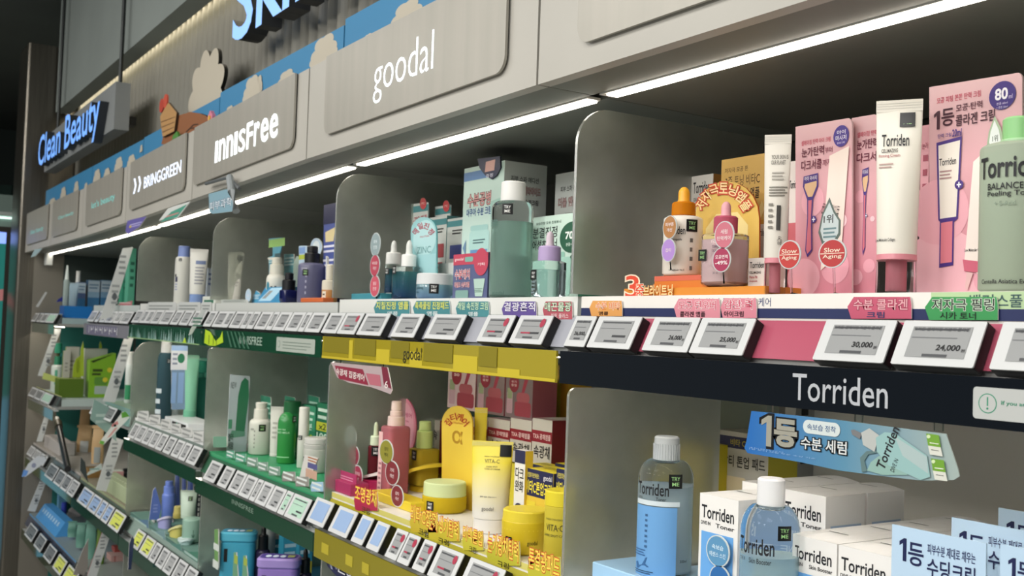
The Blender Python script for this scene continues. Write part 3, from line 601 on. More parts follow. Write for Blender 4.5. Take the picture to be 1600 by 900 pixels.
def arch(l, r, t, bm, n=10):
    m = (l + r) / 2; w_ = (r - l) / 2; return [(l, bm), (r, bm)] + [(m + w_ * math.cos(math.pi * k / n), t + w_ * 1.15 - w_ * 1.15 * math.sin(math.pi * k / n)) for k in range(n + 1)]
def rrpx(l, t, r, bm, rad=4, n=4): return [(p[0] + (l + r) / 2, p[1] + (t + bm) / 2) for p in rr(r - l, bm - t, rad, n)]
def disc(cx, cy, rx, ry, n=24): return [(cx + rx * math.cos(2 * math.pi * k / n), cy + ry * math.sin(2 * math.pi * k / n)) for k in range(n)]
def tester(g, R, x, z, sz, flat_y=None, green=False):
    b = MB(); sf = flat(flat_y - .0004) if flat_y is not None else cyl(R + .0006); c_ = C('#9fd08a' if green else '#e8e8e6', .5)
    b.rect(x - sz / 2, z - sz / 2, x + sz / 2, z + sz / 2, BLACK, sf, 8)
    b.txt('TRY', x - sz * .32, z + sz * .05, x + sz * .32, z + sz * .32, c_, sf, .012); b.txt('ME', x - sz * .26, z - sz * .32, x + sz * .26, z - sz * .06, c_, sf, .012)
    b.build('tester_sticker', g)['label'] = 'black square TRY ME sticker'
def vessel(l, r, S, Y, zs, sec, body, label, cat='bottle', name='bottle', group=None, caps=(), liquid=None, prints=(), test=None, shoulder=.12, neck=.4, sq=None, depth=1., tgreen=False, bevel=.06, rz=0., inner=None):
    """A bottle or jar: l, r body pixel columns; zs = (body top pixel row); caps = [(part, frac r0, frac r1, pixel row bottom, pixel row top, material)]."""
    zt = zat((l + r) / 2, zs, Y); x, W = roundpos(l, r, Y, (S + zt) / 2); x, W = roundpos(l, r, Y + W / 2 * depth, (S + zt) / 2); R = W / 2; H = zt - S; D = R * depth; fc = facing(x, Y + D); rz = rz if sq else rz + fc * .72
    g = thing(name, label, cat, (x, Y + D, S), rz=rz, group=group); sh = shoulder * H; bv = min(bevel * W, .006)
    def ring(f, z):
        if sq: w_ = W * f; return [(p[0], p[1], z) for p in rr(w_, W * depth * f if f > .6 else w_ * min(1, depth), min(sq * W, w_ * .49), 5)]
        return [(p[0], p[1] * depth, z) for p in el(R * f, R * f, 36)]
    prof = [(1 - bv / R, 0), (1, bv), (1, H - sh)]
    for k in range(1, 7):
        a = math.pi / 2 * k / 6; prof.append((neck + (1 - neck) * math.cos(a), H - sh + sh * math.sin(a)))
    b = MB(); b.loft([ring(f, z) for f, z in prof], C(body, .3) if isinstance(body, str) else body)
    sf = flat(-D) if (sq or depth < .95) else cyl(R)
    glass = not isinstance(body, str)
    if not glass and prints: b.pr(prints, -R * .78 if sf else 0, 0, R * .78, H - sh, sf)
    b.build('body', g, ang=50)
    if liquid:
        lm, lev = liquid; b = MB(); q = .94; b.loft([ring(f * q, z) for f, z in ((1 - bv / R, .003), (1, bv + .002), (1, (H - sh) * lev))] if lev <= 1 else [ring(f * q, max(.003, z - .002)) for f, z in prof], C(lm, .25) if isinstance(lm, str) else lm); b.build('liquid', g)
    if glass and prints:
        q = .8 if (sq or depth < .95) else 1.12; b = MB(); b.o = .0008; b.pr(prints, -R * q, 0, R * q, H - sh, sf); b.build('label_print', g)
    for c_ in caps:
        pn, r0, r1, p0, p1, m = c_[:6]; za, zb = zat((l + r) / 2, p0, Y) - S, zat((l + r) / 2, p1, Y) - S
        m = C(m, .35) if isinstance(m, str) else m; b = MB()
        if pn == 'bulb':
            hh = zb - za; b.lathe(0, 0, [(R * r0, za), (R * r0, za + hh * .12), (R * r1, za + hh * .2)] + [(R * r1 * (1 if k == 0 else math.cos(math.pi / 2 * k / 6)) * (1 - .0), za + hh * .55 + hh * .45 * math.sin(math.pi / 2 * k / 6)) for k in range(7)], m, 24)
        else:
            e = min(.0012, (zb - za) * .15); b.lathe(0, 0, [(R * r0 - e, za), (R * r0, za + e), (R * r1, zb - e * 1.5), (R * r1 - e * 1.5, zb)], m, 32, 1, 1)
            if len(c_) > 6 and c_[6] == 'ribs':
                for k in range(30):
                    a = 2 * math.pi * k / 30; b.box(R * r0 * math.cos(a) - .0005, R * r0 * math.cos(a) + .0005, R * r0 * math.sin(a) - .0005, R * r0 * math.sin(a) + .0005, za + e, za + (zb - za) * .7, m)
            if len(c_) > 6 and c_[6] == 'spout':
                b.box(-R * r1 * 1.9, 0, -R * r1 * .3, R * r1 * .3, zb - (zb - za) * .3, zb - (zb - za) * .08, m)
        b.build(pn, g)
    if test:
        pxs, pys, sz = test; tz = zat(pxs, pys, Y) - S; tx = (pxs - (l + r) / 2) / (r - l) * W; s_ = sz / (r - l) * W
        if sf and not (sq or depth < .95): tx = R * (math.asin(max(-.9, min(.9, tx / R))) + fc - rz)
        tester(g, R, tx, tz, s_, -D if (sq or depth < .95) else None, tgreen)
    return g
def squeeze_tube(l, r, t, S, Y, yc, body, cap, label, capw=.8, prints=(), test=None, tgreen=False, group=None, lean=0., capr=None, crimp=None):
    """A tube standing on its cap: flat crimped seal at the top, round at the cap."""
    m = (l + r) / 2; zt = zat(m, t, Y); zc = zat(m, yc, Y); x, W = roundpos(l, r, Y, zt); x, W = roundpos(l, r, Y + W * .35, zt); R = W / 2; H = zt - S; c_ = zc - S
    g = thing('tube', label, 'tube', (x, Y + R * .7, S), rz=facing(x, Y) * .85, group=group, rx=lean)
    b = MB(); n = 9; rings = []
    for k in range(n):
        f = k / (n - 1); z = c_ + (H - c_) * .93 * f; rx_ = R * (.86 + .14 * f); ry_ = max(R * .78 * (1 - f ** 1.6), .0012)
        rings.append([(p[0], p[1], z) for p in el(rx_, ry_, 32)])
    bm = C(body, .35) if isinstance(body, str) else body
    b.loft(rings, bm)
    def fy(u, v):
        f = max(0, min(1, (v - c_) / ((H - c_) * .93))); rx_ = R * (.86 + .14 * f); ry_ = max(R * .78 * (1 - f ** 1.6), .0012)
        q = 1 - (u / rx_) ** 2; return -ry_ * math.sqrt(max(q, 0.0))
    sf = slope(fy)
    b.o = .0007; b.pr(prints, -R * .9, c_, R * .9, H, sf); b.build('body', g)
    b = MB(); b.box(-R, R, -.0012, .0012, c_ + (H - c_) * .925, H, C(crimp, .35) if crimp else bm)
    for k in range(3): b.rect(-R * .98, c_ + (H - c_) * (.945 + .016 * k), R * .98, c_ + (H - c_) * (.948 + .016 * k), '#c9c6bf', flat(-.0012))
    b.build('crimp', g)
    cm = C(cap, .3) if isinstance(cap, str) else cap; b = MB(); q = R * capw
    b.lathe(0, 0, [(q * .97, 0), (q, .001), (q * .98, c_ - .001), (q * .9, c_)], cm, 32); b.build('cap', g)
    if cap is GLASS or cap is CLEAR:
        b = MB(); b.lathe(0, 0, [(q * .45, .004), (q * .45, c_ * .9)], C(capr or '#d98a96', .3, trans=.4), 20); b.build('nozzle', g); b = MB(); b.lathe(0, 0, [(q * .97, c_ * .86), (q * 1.01, c_ * .87), (q * .99, c_ * 1.0)], C(capr or '#d98a96', .3), 32); b.build('collar', g)
    if test:
        pxs, pys, sz = test; b = MB(); z = zat(pxs, pys, Y) - S; xx = (pxs - m) / (r - l) * W; s_ = sz / (r - l) * W; c2 = C('#9fd08a' if tgreen else '#e8e8e6', .5); b.o = .0014
        b.rect(xx - s_ / 2, z - s_ / 2, xx + s_ / 2, z + s_ / 2, BLACK, sf, 8); b.txt('TRY', xx - s_ * .32, z + s_ * .05, xx + s_ * .32, z + s_ * .32, c2, sf); b.txt('ME', xx - s_ * .26, z - s_ * .32, xx + s_ * .26, z - s_ * .06, c2, sf)
        b.build('tester_sticker', g)['label'] = 'black square TRY ME sticker'
    return g
def wobbler(discs, Y, S, label, group=None):
    """Round sticker discs on a bent clear strip."""
    c0 = discs[-1]; p0 = at(c0[0], c0[1], Y=Y); g = thing('wobbler', label, 'sign', (p0.x, Y, S if S is not None else p0.z - .02), group=group); o = g.location
    pts = []
    for d_ in reversed(discs): q = at(d_[0], d_[1], Y=Y); pts.append((q.x - o.x, .0012, q.z - o.z))
    pts = [(pts[0][0], .03, .0005), (pts[0][0], .004, .002)] + pts
    b = MB(); b.tube(pts, .0012, CLEAR, 6); b.build('strip', g)
    for d_ in discs:
        cx, cy, rx_, ry_, col, tx = d_[:6]; q = at(cx, cy, Y=Y); e = at(cx + rx_, cy, Y=Y); f = at(cx, cy - ry_, Y=Y); ax, az = abs(e.x - q.x), abs(f.z - q.z)
        b = MB(); X, Z = q.x - o.x, q.z - o.z; b.prism([(X + a, Z + c) for a, c in el(ax * 1.1, az * 1.08, 28)], -.0006, .0006, C('#cfd6d6', .2), C('#cfd6d6', .2)); sf = flat(-.0006); b.ell(X, Z, ax, az, col, sf)
        n = len(tx)
        if tx == ('Slow', 'Aging'): b.rect(X - ax * .95, Z - .0004, X + ax * .95, Z + .0004, '#f0dcc8', sf)
        for j, t_ in enumerate(tx): hh = az * .34; zc_ = Z + (n / 2 - j - .5) * hh * 1.5; ww = min(ax * .75, hh * .55 * max(2, len(t_))); b.txt(t_, X - ww, zc_ - hh * .5, X + ww, zc_ + hh * .5, d_[6] if len(d_) > 6 else '#e8d8d8', sf)
        b.build('disc', g)
    return g
def topper(l, r, t, bm, Y, items, label, face, edge='#e9e6e2', group='shelf toppers'):
    """A slanted die-cut card clipped into the rail above the price tags."""
    global XS
    w_ = r - l; keep = XS; XS = False; q = standee([(l + w_ * .06, bm), (r, bm), (r, t + (bm - t) * .35), (r - w_ * .02, t), (l + w_ * .10, t), (l, t + (bm - t) * .45)], Y, None, face, items, label, edge, 'shelf_topper', 'sign', None, .0012, (l, t, r, bm), foot=False); XS = keep; return q

# ------------------------------------------------------------------ navy-strip bay, top shelf
S1 = 1.545
PINK = C('#dc8f9e', .4)
g = thing('display_tray', 'orange two-level tray under the white dropper bottle', 'tray', (px2x(1088, .05, S1), .05, S1))
def tray_px(p, z=S1, Y=.05): return px2x(p, Y, z) - g.location.x
b = MB(); b.box(tray_px(975), tray_px(1196), 0, .07, 0, .011, C('#d98a2e', .45)); b.box(tray_px(1018), tray_px(1100), .004, .062, .011, .0255, C('#d97a2a', .45)); b.rect(tray_px(1018), .0195, tray_px(1100), .0255, '#d4674e', flat(.004)); b.build('body', g)
b = MB(); b.otxt('3', tray_px(979), -.001, tray_px(1000), .027, '#d9482e', '#f6dfc4', flat(-.002)); b.otxt('중', tray_px(995), .0, tray_px(1008), .016, '#d9482e', '#f6dfc4', flat(-.002)); b.otxt('브라이트닝', tray_px(1008), .001, tray_px(1053), .015, '#f4d79a', '#c9702a', flat(-.002)); b.build('front_print', g)
g = standee(arch(1086, 1186, 283, 462), .125, S1, '#d8b45a', [('p', [(.18, .02), (.82, .02), (.82, .6), (.66, .72), (.34, .72), (.18, .6)], C('#e6d392', .4))], 'orange arch card behind the white and pink dropper bottles', '#c9622a')
arc_letters(g, '저자극토닝앰플', 1131, 336, 38, 42, 14, 17, 158, 20, .125, '#f2d9a0', '#c4442a')
orange = C('#e08a1e', .2, trans=.35)
vessel(1035, 1097, S1 + .0262, .052, 333, None, '#e9e2d8', 'white dropper bottle with an orange collar and yellow bulb on the orange tray', name='dropper_bottle', caps=[('collar', .62, .60, 333, 311, orange), ('bulb', .32, .29, 312, 286, C('#efa92c', .35))], prints=[('t', 'Torriden', .06, .72, .72, .86, INK, .012), ('t', 'Ampoule', .3, .60, .62, .65, INK), ('t', 'Low Molecular Vita C', .2, .08, .72, .11, INK), ('l', .88, .05, .98, .7, 4, '#6a6560')], test=(1080, 349, 19), shoulder=.07, neck=.55, tgreen=True)
wobbler([(1047, 355, 10, 17, '#b07a48', ('피부톤', '개선')), (1045, 391, 10, 17, '#b08ad0', ('잡티',))], .044, S1 + .03, 'two-disc wobbler in tan and mauve in front of the white dropper bottle')
vessel(1103, 1161, S1 + .0125, .045, 361, None, GLASS, 'clear pink-tinted dropper bottle with a rose collar', name='dropper_bottle', sq=.16, caps=[('collar', .66, .66, 362, 334, C('#c9627a', .2, trans=.3)), ('bulb', .30, .27, 335, 310, C('#e3a3ac', .4))], liquid=(C('#f3d3d6', .15, trans=.2), .93), prints=[('t', 'TORRIDEN', .55, .74, .95, .80, '#5b3a5a'), ('t', 'CELLMAZING', .55, .66, .98, .71, '#5b3a5a'), ('t', '30 ml', .6, .22, .85, .27, '#7a6a70')], test=(1112, 398, 18), shoulder=.06, neck=.6, tgreen=True)
wobbler([(1132, 367, 14, 20, '#cc7383', ('세럼', '탄력케어')), (1128, 406, 13, 18, '#a8385a', ('모공면적', '-49%'), '#f6ecec')], .038, S1 + .012, 'two-disc rose wobbler reading -49% in front of the pink dropper bottle')
carton(1078, 1112, 274, S1, .195, .04, '#d9d6d0', [('t', 'Torriden', .1, .86, .85, .95, INK), ('t', 'CELLMAZING', .12, .80, .6, .825, INK)], 'white carton behind the yellow dropper bulb', sidecol='#b98544')
carton(1125, 1196, 245, S1, .165, .02, '#d9a23c', [('r', 0, .55, 1, 1, '#d9b060'), ('t', '저자극 모공 톤', .08, .90, .6, .935, '#6a4a20'), ('t', '3중 토닝 비타C', .1, .80, .86, .875, C('#4a3014', .5), .0), ('t', '브라이트닝 앰플', .1, .70, .86, .78, C('#3a2410', .5), .03), ('p', [(.98, .62), (.62, .36), (.58, .40), (.92, .68)], C('#f0d894', .3)), ('r', .80, .3, 1, .52, '#ece7de'), ('t', 'Torriden', .82, .44, 1, .49, INK)], 'yellow gradient carton with Korean lettering behind the orange arch card')
carton(1169, 1194, 403, S1, .075, .03, '#e6e0da', [('t', 'Torriden', .1, .74, .98, .9, INK), ('t', 'CELLMAZING', .1, .6, .8, .66, INK), ('t', 'Pore Fit', .1, .48, .6, .55, '#b5485a'), ('t', 'Ampoule', .1, .38, .6, .44, '#b5485a')], 'small white carton right of the pink dropper bottle')
squeeze_tube(1195, 1237, 207, S1, .05, 402, '#dad5cb', GLASS, 'white tube turned to its back text with a clear pink cap', capw=.80, prints=[('t', 'YOUR SKIN IS', .25, .80, .95, .835, '#6a665e'), ('t', 'OUR PLANET', .25, .755, .85, .79, '#6a665e'), ('l', .3, .62, .8, .70, 3, '#a39e96'), ('l', .2, .49, .95, .58, 4, '#77736b'), ('r', .55, .22, .72, .42, '#3c3a37'), ('l', .2, .22, .4, .45, 5, '#77736b'), ('t', '♻', .6, .1, .8, .17, '#3c3a37')])
carton(1232, 1246, 252, S1, .11, .03, '#e9e0da', [('t', 'Torriden', .0, .80, 1, .86, INK), ('r', 0, 0, 1, .55, '#cf6a72')], 'narrow white and rose carton behind the tube with back text')
def bubbles(l): return [('e', a, c, r, -r, col) for a, c, r, col in l]
def masks(dx): # the pictured roller with its outline
    V = C('#47307e', .4); return [('p', [(dx - .13, .70), (dx + .15, .71), (dx + .16, .63), (dx + .07, .56), (dx + .055, .45), (dx + .075, .26), (dx - .02, .22), (dx - .065, .26), (dx - .04, .45), (dx - .05, .56), (dx - .14, .64)], V), ('p', [(dx - .10, .655), (dx + .13, .665), (dx + .13, .635), (dx + .05, .575), (dx - .03, .575), (dx - .11, .635)], C('#dcb58a', .3)), ('p', [(dx + .045, .555), (dx + .035, .45), (dx + .055, .265), (dx - .02, .24), (dx - .045, .265), (dx - .02, .45), (dx - .025, .555)], C('#d0707e', .4)), ('t', '아이 마사지', dx - .11, .672, dx + .13, .698, '#ece4f0'), ('e', dx + .09, .44, .055, -.055, V), ('t', '+', dx + .06, .425, dx + .12, .455, '#f2eef6', .02)]
pinkg = graded('pink_board', '#cf7d8e', '#deb6ba', 0., .2)
def pinkboard(l, r, t, nm, Yb, extra=(), dx=.28, topr=10):
    pts = [(l, 461), (r, 461), (r, t + 9)] + [(r - 9 + 9 * math.cos(a), t - (r - l) * .0 + 9 - 9 * math.sin(a)) for a in (.4, .8, 1.2)] + [(l, t + (r - l) * .16)]
    return standee(pts, Yb, S1, pinkg, list(extra), nm, '#e7c9cc', box=(l, t, r, 461))
base = [('e', .15, .10, .32, -.30, '#e6a9b6'), ('e', .75, .16, .26, -.26, '#e3a0ae'), ('e', .30, .55, .22, -.24, '#e5a8b4'), ('e', .86, .42, .10, -.10, '#efc6cd')]
pinkboard(1243, 1331, 184, 'pink gradient board with a round violet badge at its top right', .105, base + [('t', '셀메이징 탄력 아이 크림', .05, .885, .62, .915, '#c9566a'), ('t', '눈가탄력', .06, .815, .5, .87, '#6a2038', .03), ('t', '부터', .52, .82, .66, .855, '#8a4456'), ('t', '다크서클', .06, .735, .46, .795, '#6a2038', .03), ('t', '까지', .48, .745, .64, .785, '#8a4456'), ('e', .82, .905, .145, .062, '#4c3a8c'), ('t', '아이', .74, .915, .9, .94, '#e8e2f0'), ('t', '마사저', .72, .88, .92, .91, '#e8e2f0'), ('t', '증정기획', .75, .86, .89, .872, '#c8bce0')] + masks(.25) + [('p', [(.62, .80), (.98, .84), (.88, .24), (.50, .14)], C('#ead9cf', .4)), ('t', 'CELLMAZING', .58, .42, .74, .55, '#3a302c', .0, 1.35), ('p', [(.64, .56), (.74, .48), (.86, .42), (.86, .34), (.72, .27), (.52, .29), (.44, .36), (.50, .46)], C('#6a7a74', .3, .4)), ('p', [(.64, .53), (.72, .47), (.82, .42), (.82, .35), (.70, .29), (.54, .31), (.48, .37), (.53, .46)], C('#c3d0d2', .3)), ('t', '1위', .54, .41, .72, .46, '#22262a', .02), ('l', .54, .32, .78, .39, 3, '#6a8a90')])
pinkboard(1331, 1372, 178, 'pink board half hidden behind the upright white tube', .115, base + [('t', '셀메이징 탄력', .1, .885, .98, .915, '#c9566a'), ('t', '눈가탄력', .1, .815, 1.0, .87, '#6a2038', .03), ('t', '다크서', .1, .74, .98, .795, '#6a2038', .03)] + masks(.5))
carton(1437, 1450, 196, S1, .12, .03, '#dfa1ab', [('l', .3, .35, .9, .85, 6, '#a2485a'), ('t', '눈가', .2, .86, .9, .9, '#a2485a'), ('e', .6, .3, .4, -.4, '#f0d5d8')], 'narrow rose carton edge between two pink boards')
squeeze_tube(1369, 1442, 150, S1, .045, 396, '#e6e1d6', GLASS, 'upright white tube with a clear pink cap before the pink boards', capw=.88, prints=[('t', 'Torriden', .1, .695, .76, .775, INK, .012), ('t', 'CELLMAZING', .1, .655, .5, .68, '#4a4642'), ('t', 'Firming Cream', .04, .62, .56, .645, '#b0686a'), ('l', .05, .55, .4, .59, 2, '#b79a94'), ('t', 'Low Molecular Collagen', .0, .075, .5, .1, INK)], test=(1419, 180, 24), tgreen=True)
pinkboard(1452, 1597, 113, 'large pink board with a violet badge reading 80', .10, [('e', .15, .12, .5, -.42, '#e9b3bd'), ('e', .8, .1, .3, -.3, '#e3a2b0'), ('e', .1, .4, .35, -.35, '#e5a8b4'), ('t', '모공 피팅 쫀쫀 탄력 크림', .05, .925, .56, .955, '#c9566a'), ('t', '1', .02, .80, .09, .89, '#43182a', .03), ('t', '등', .11, .81, .26, .895, '#43182a', .03), ('t', '모공·탄력', .28, .87, .58, .905, '#5a2438'), ('t', '콜라겐 크림', .28, .80, .72, .855, '#43182a', .025), ('e', .80, .91, .145, -.145, '#3f2c7c'), ('t', '80', .72, .89, .86, .945, '#f2eef6', .03), ('t', 'ml', .87, .89, .91, .91, '#c8bce0'), ('t', '본품 60ml', .74, .868, .86, .88, '#c8bce0'), ('t', '+ 증정 20ml', .74, .85, .86, .862, '#c8bce0'),
    ('p', [(.06, .735), (.36, .75), (.33, .36), (.285, .345), (.285, .14), (.12, .13), (.12, .35), (.10, .36)], C('#47307e', .4)), ('p', [(.085, .72), (.34, .732), (.31, .37), (.12, .365)], C('#e9e2d8', .35)), ('p', [(.135, .345), (.27, .35), (.27, .155), (.135, .15)], C('#d77e8c', .3)), ('t', 'Torriden', .10, .62, .30, .655, INK), ('l', .11, .55, .25, .6, 3, '#a88'), ('t', '탄력 크림', .08, .755, .24, .775, '#47307e'), ('t', '20ml', .25, .752, .36, .788, '#47307e', .03), ('e', .34, .52, .05, -.05, '#47307e'), ('t', '+', .315, .507, .365, .533, '#fff', .02),
    ('p', [(.50, .62), (.74, .70), (.74, .02), (.42, .16)], C('#ebe0d8', .4)), ('p', [(.40, .165), (.62, .15), (.60, .10), (.42, .11)], C('#c9647a', .3)), ('p', [(.45, .105), (.52, .1), (.46, .02), (.43, .03)], C('#e0b8b8', .3)), ('t', 'Low Molecular Col', .42, .2, .6, .215, INK),
    ('p', [(.73, .82), (.80, .76), (.83, .70), (.79, .65), (.70, .64), (.65, .69), (.67, .75)], C('#8a9a80', .3, .4)), ('p', [(.73, .80), (.78, .75), (.80, .70), (.77, .665), (.71, .66), (.675, .70), (.69, .75)], C('#dfe6e2', .3)), ('t', '1위', .71, .70, .77, .73, '#3a4a40')])
vessel(1527, 1650, S1, .03, 214, None, C('#bfcdb8', .3, trans=.35), 'large pale green toner bottle with a green flip cap at the right edge', liquid=(C('#c3d4c0', .3, trans=.5), .97), caps=[('neck', .5, .5, 216, 208, C('#a8cfa4', .3)), ('cap', .42, .42, 210, 172, C('#8cc584', .35))], prints=[('t', 'Torriden', .05, .78, .9, .93, INK, .02), ('t', 'BALANCEFUL', .2, .70, .8, .745, INK, .012), ('t', 'Peeling Toner', .2, .645, .8, .69, INK, .012), ('t', '+ 5-Acid', .3, .59, .55, .62, '#8a9a88'), ('t', 'Centella Asiatica Extract', .12, .06, .8, .09, INK)], shoulder=.04, neck=.6)
wobbler([(1234, 398, 16, 21, '#c0403e', ('Slow', 'Aging'), '#f0dcc8')], .03, S1, 'round red Slow Aging wobbler in front of the tube with back text')
wobbler([(1301, 396, 20, 21, '#b53b3c', ('Slow', 'Aging'), '#f0dcc8')], .04, S1, 'round red Slow Aging wobbler in front of the first pink board')
topper(921, 972, 470, 494, .0105, [('o', '수분 비타', .2, .42, .95, .92, '#e8823a', '#f7efe6'), ('t', '앰플', .3, .08, .6, .32, '#4a2a10')], 'orange topper card at the left end of the pink rail', '#e6a45c')
topper(1053, 1125, 467, 497, .0105, [('o', '모공 턴오버', .1, .45, .92, .92, '#cf4f6a', '#f7efee'), ('t', '콜라겐 앰플', .14, .08, .7, .36, '#3a1a24', .03)], 'left one of two pale rose topper cards side by side on the pink rail', '#e0909e')
topper(1126, 1182, 466, 497, .0105, [('o', '감탄-력', .1, .45, .9, .94, '#cf4f6a', '#f7efee'), ('t', '아이크림', .1, .08, .66, .36, '#3a1a24', .03)], 'right one of two pale rose topper cards side by side on the pink rail', '#dd8a9a')
topper(1324, 1424, 464, 498, .0105, [('o', '수분 콜라겐', .1, .42, .95, .92, '#e8b0b6', '#9e2f4c'), ('t', '크림', .32, .06, .6, .34, '#3a3c6a', .03)], 'deep rose topper card over the tag reading 30,000', '#c65a74')
topper(1445, 1559, 464, 500, .0105, [('o', '저자극 필링', .1, .42, .96, .94, '#16281c', '#dfe9d8'), ('t', '시카 토너', .22, .05, .72, .36, '#14261a', .03)], 'green topper card over the tag reading 24,000', '#3f9a58')

# ------------------------------------------------------------------ navy-strip bay, second shelf
S2 = 1.190
g = thing('display_tray', 'pale blue acrylic block under the blue toner bottle', 'tray', (px2x(1000, .03, 1.2), .03, S2))
b = MB(); b.rb(.02, .05, 0, .024, .24, .09, .003, C('#a9d0ee', .3)); b.build('body', g)
blue = C('#6fa4d8', .25)
toner_print = [('R', .04, .74, .84, .79, '#d0dbe0', .01), ('R', .04, .0, .80, .73, blue, .02), ('t', 'Torriden', .08, .845, .66, .975, INK, .014), ('t', 'DIVE IN', .1, .80, .2, .825, INK), ('t', 'Toner', .46, .795, .62, .83, INK), ('t', 'Low Molecular Hyaluronic Acid', .3, .35, .36, .68, '#2c4a6a', 0, 1.5708) if False else ('l', .28, .28, .33, .66, 7, '#3c628c'), ('p', [(.08, .12), (.34, .20), (.30, .13), (.38, .1), (.12, .06)], C('#3c6a9c', .4)), ('l', .05, .2, .3, .28, 3, '#3c6a9c'), ('l', .06, .02, .45, .06, 2, '#2c4a6a'), ('t', '300ml', .86, .16, .99, .19, INK)]
vessel(994, 1081, S2 + .0245, .045, 724, None, GLASS, 'tall blue toner bottle with a ribbed clear cap on the pale blue block', liquid=(C('#d3e4ee', .12, trans=.6), .93), caps=[('neck', .46, .46, 732, 722, GLASS), ('cap', .47, .45, 727, 687, C('#c9cfd2', .25, trans=.25), 'ribs')], prints=toner_print, test=(1053, 758, 22), shoulder=.17, neck=.46, tgreen=True)
def torr_front(line): return [('t', 'Torriden', .06, .80, .90, .91, INK, .014), ('t', 'DIVE IN', .05, .745, .3, .775, INK), ('t', line, .44, .74, .92, .775, INK), ('r', .07, .0, .90, .69, C('#6aa6e0', .4))]
sidet = [('r', .12, .50, .9, .76, C('#a6bcd6', .4)), ('t', 'YOUR SKIN IS', .16, .66, .86, .71, '#dfe7ee'), ('t', 'OUR PLANET', .2, .57, .84, .62, '#dfe7ee')]
slit = [('r', .3, .46, .72, .485, C('#33312f', .5))]
x0, x1 = px2x(1092, .055, 1.27), px2x(1152, .055, 1.27); wT = x1 - x0
def torr_carton(x, Y, w_, d, h, line, label, group):
    b = MB(); c_ = C('#e7e5e2', .42); b.box(-w_ / 2, w_ / 2, 0, d, 0, h - .003, c_)
    # the lid bows up a little between its folds
    n = 8; v = []
    for k in range(n + 1):
        a = k / n; v += [(-w_ / 2 + w_ * a, 0, h - .003 + .0001), (-w_ / 2 + w_ * a, d, h - .003 + .0035 * math.sin(math.pi * a))]
    b.add(v, [(2 * k, 2 * k + 2, 2 * k + 3, 2 * k + 1) for k in range(n)], c_)
    b.add([v[2 * k + 1] for k in range(n + 1)], [tuple(range(n, -1, -1))], c_)
    b.pr(torr_front(line), -w_ / 2, 0, w_ / 2, h - .003, flat(0)); b.pr(sidet, 0, 0, d, h, side(w_ / 2))
    b.o = .0026; b.rect(-w_ * .2, d * .60, w_ * .2, d * .63, '#33312f', top(h - .003)); 
    o = b.build('carton', smooth=False); o.location = (x, Y, S2 + .0005); return tag(o, label, 'box', group)
tg = 'tall white toner cartons'; sg_ = 'short white carton rows'
for i, (dx, Y, nm) in enumerate(((0, .055, 'tall white carton with a blue panel right of the blue toner bottle'), (0, .055 + .066, 'tall white carton behind the front one right of the toner bottle'), (wT + .002, .122, 'tall white carton with a pale blue side panel behind the capped bottle'), (wT + .002, .19, 'tall white carton at the back beside the slotted upright'), (0, .19, 'tall white carton at the back left against the frosted divider'))):
    torr_carton((x0 + x1) / 2 + dx, Y, wT, .064, .136 if Y < .12 else .146, 'Toner', nm, tg)
wobbler([(1122, 861, 17, 23, '#5c93bb', ('속보습', '에센스 스킨'), '#cfe4f0'), (1125, 905, 15, 20, '#2f6aa8', ('수분',), '#cfe4f0')], .048, S2, 'two-disc blue wobbler on the tall white carton')
colx = [-.6455 + .0615 * k for k in (1, 0, -1, -2, -3)]
rown = ['front row', 'second row', 'third row', 'back row']; coln = ['behind the pale blue cards', 'second from the right', 'right of the capped bottle', 'fourth from the right', 'leftmost']
for ri in range(4):
    for ci, xx in enumerate(colx):
        if ci >= 3: continue
        torr_carton(xx, .04 + .064 * ri, .0595, .062, .118, 'Skin Booster', 'short white carton in the %s, %s' % (rown[ri], coln[ci]), sg_)
vessel(1153, 1248, S2, -.004, 797, None, GLASS, 'clear bottle with a white flip cap before the white cartons', liquid=(C('#c9e2e8', .12, trans=.55), .82), caps=[('neck', .46, .46, 806, 795, GLASS), ('cap', .47, .46, 800, 754, C('#e9e9ea', .3))], prints=[('t', 'Torriden', .06, .845, .66, .985, INK, .016), ('t', 'DIVE IN', .08, .78, .2, .81, INK), ('t', 'Skin Booster', .28, .77, .62, .815, INK), ('l', .78, .0, .9, .5, 6, '#8aa0a8')], test=(1223, 841, 23), shoulder=.20, neck=.47, tgreen=True)
cardp = [('t', '1', .09, .70, .17, .90, '#171f4c', .03), ('t', '등', .19, .68, .36, .88, '#171f4c', .03), ('t', '피부수분 제대로 채우는', .40, .81, .90, .90, '#2a3260'), ('t', '수딩크림', .40, .62, .90, .78, '#171f4c', .02), ('r', .1, .0, .5, .42, '#8fc0dd'), ('R', .12, .3, .48, .40, '#b6d8ea', .02), ('e', .72, .36, .09, -.09, '#8fc04a')]
def sooth(l, r, t, Y, label, h=.155):
    p = at(l, t, Y=Y); q = px2x(r, Y, p.z); w_ = q - p.x; b = MB(); o_ = thing('display_card', label, 'sign', ((p.x + q) / 2, Y, S2), group='pale blue cards with bold numerals')
    H = p.z - S2; b.box(-w_ / 2, w_ / 2, 0, .0016, 0, H, C('#b9d3ea', .35)); b.pr([(it[0],) + tuple(it[1:]) for it in cardp], -w_ / 2, H - w_ * 1.1, w_ / 2, H, flat(0)); b.build('card', o_)
    b = MB(); b.rb(0, .012, .0, max(.02, H - .03), w_ * .8, .018, .003, C('#c9dfe6', .2, trans=.4)); b.build('holder', o_)
sooth(1394, 1541, 819, .020, 'pale blue card, leftmost and nearest of the four bottom right')
sooth(1487, 1640, 808, .085, 'pale blue card, second row behind the nearest one')
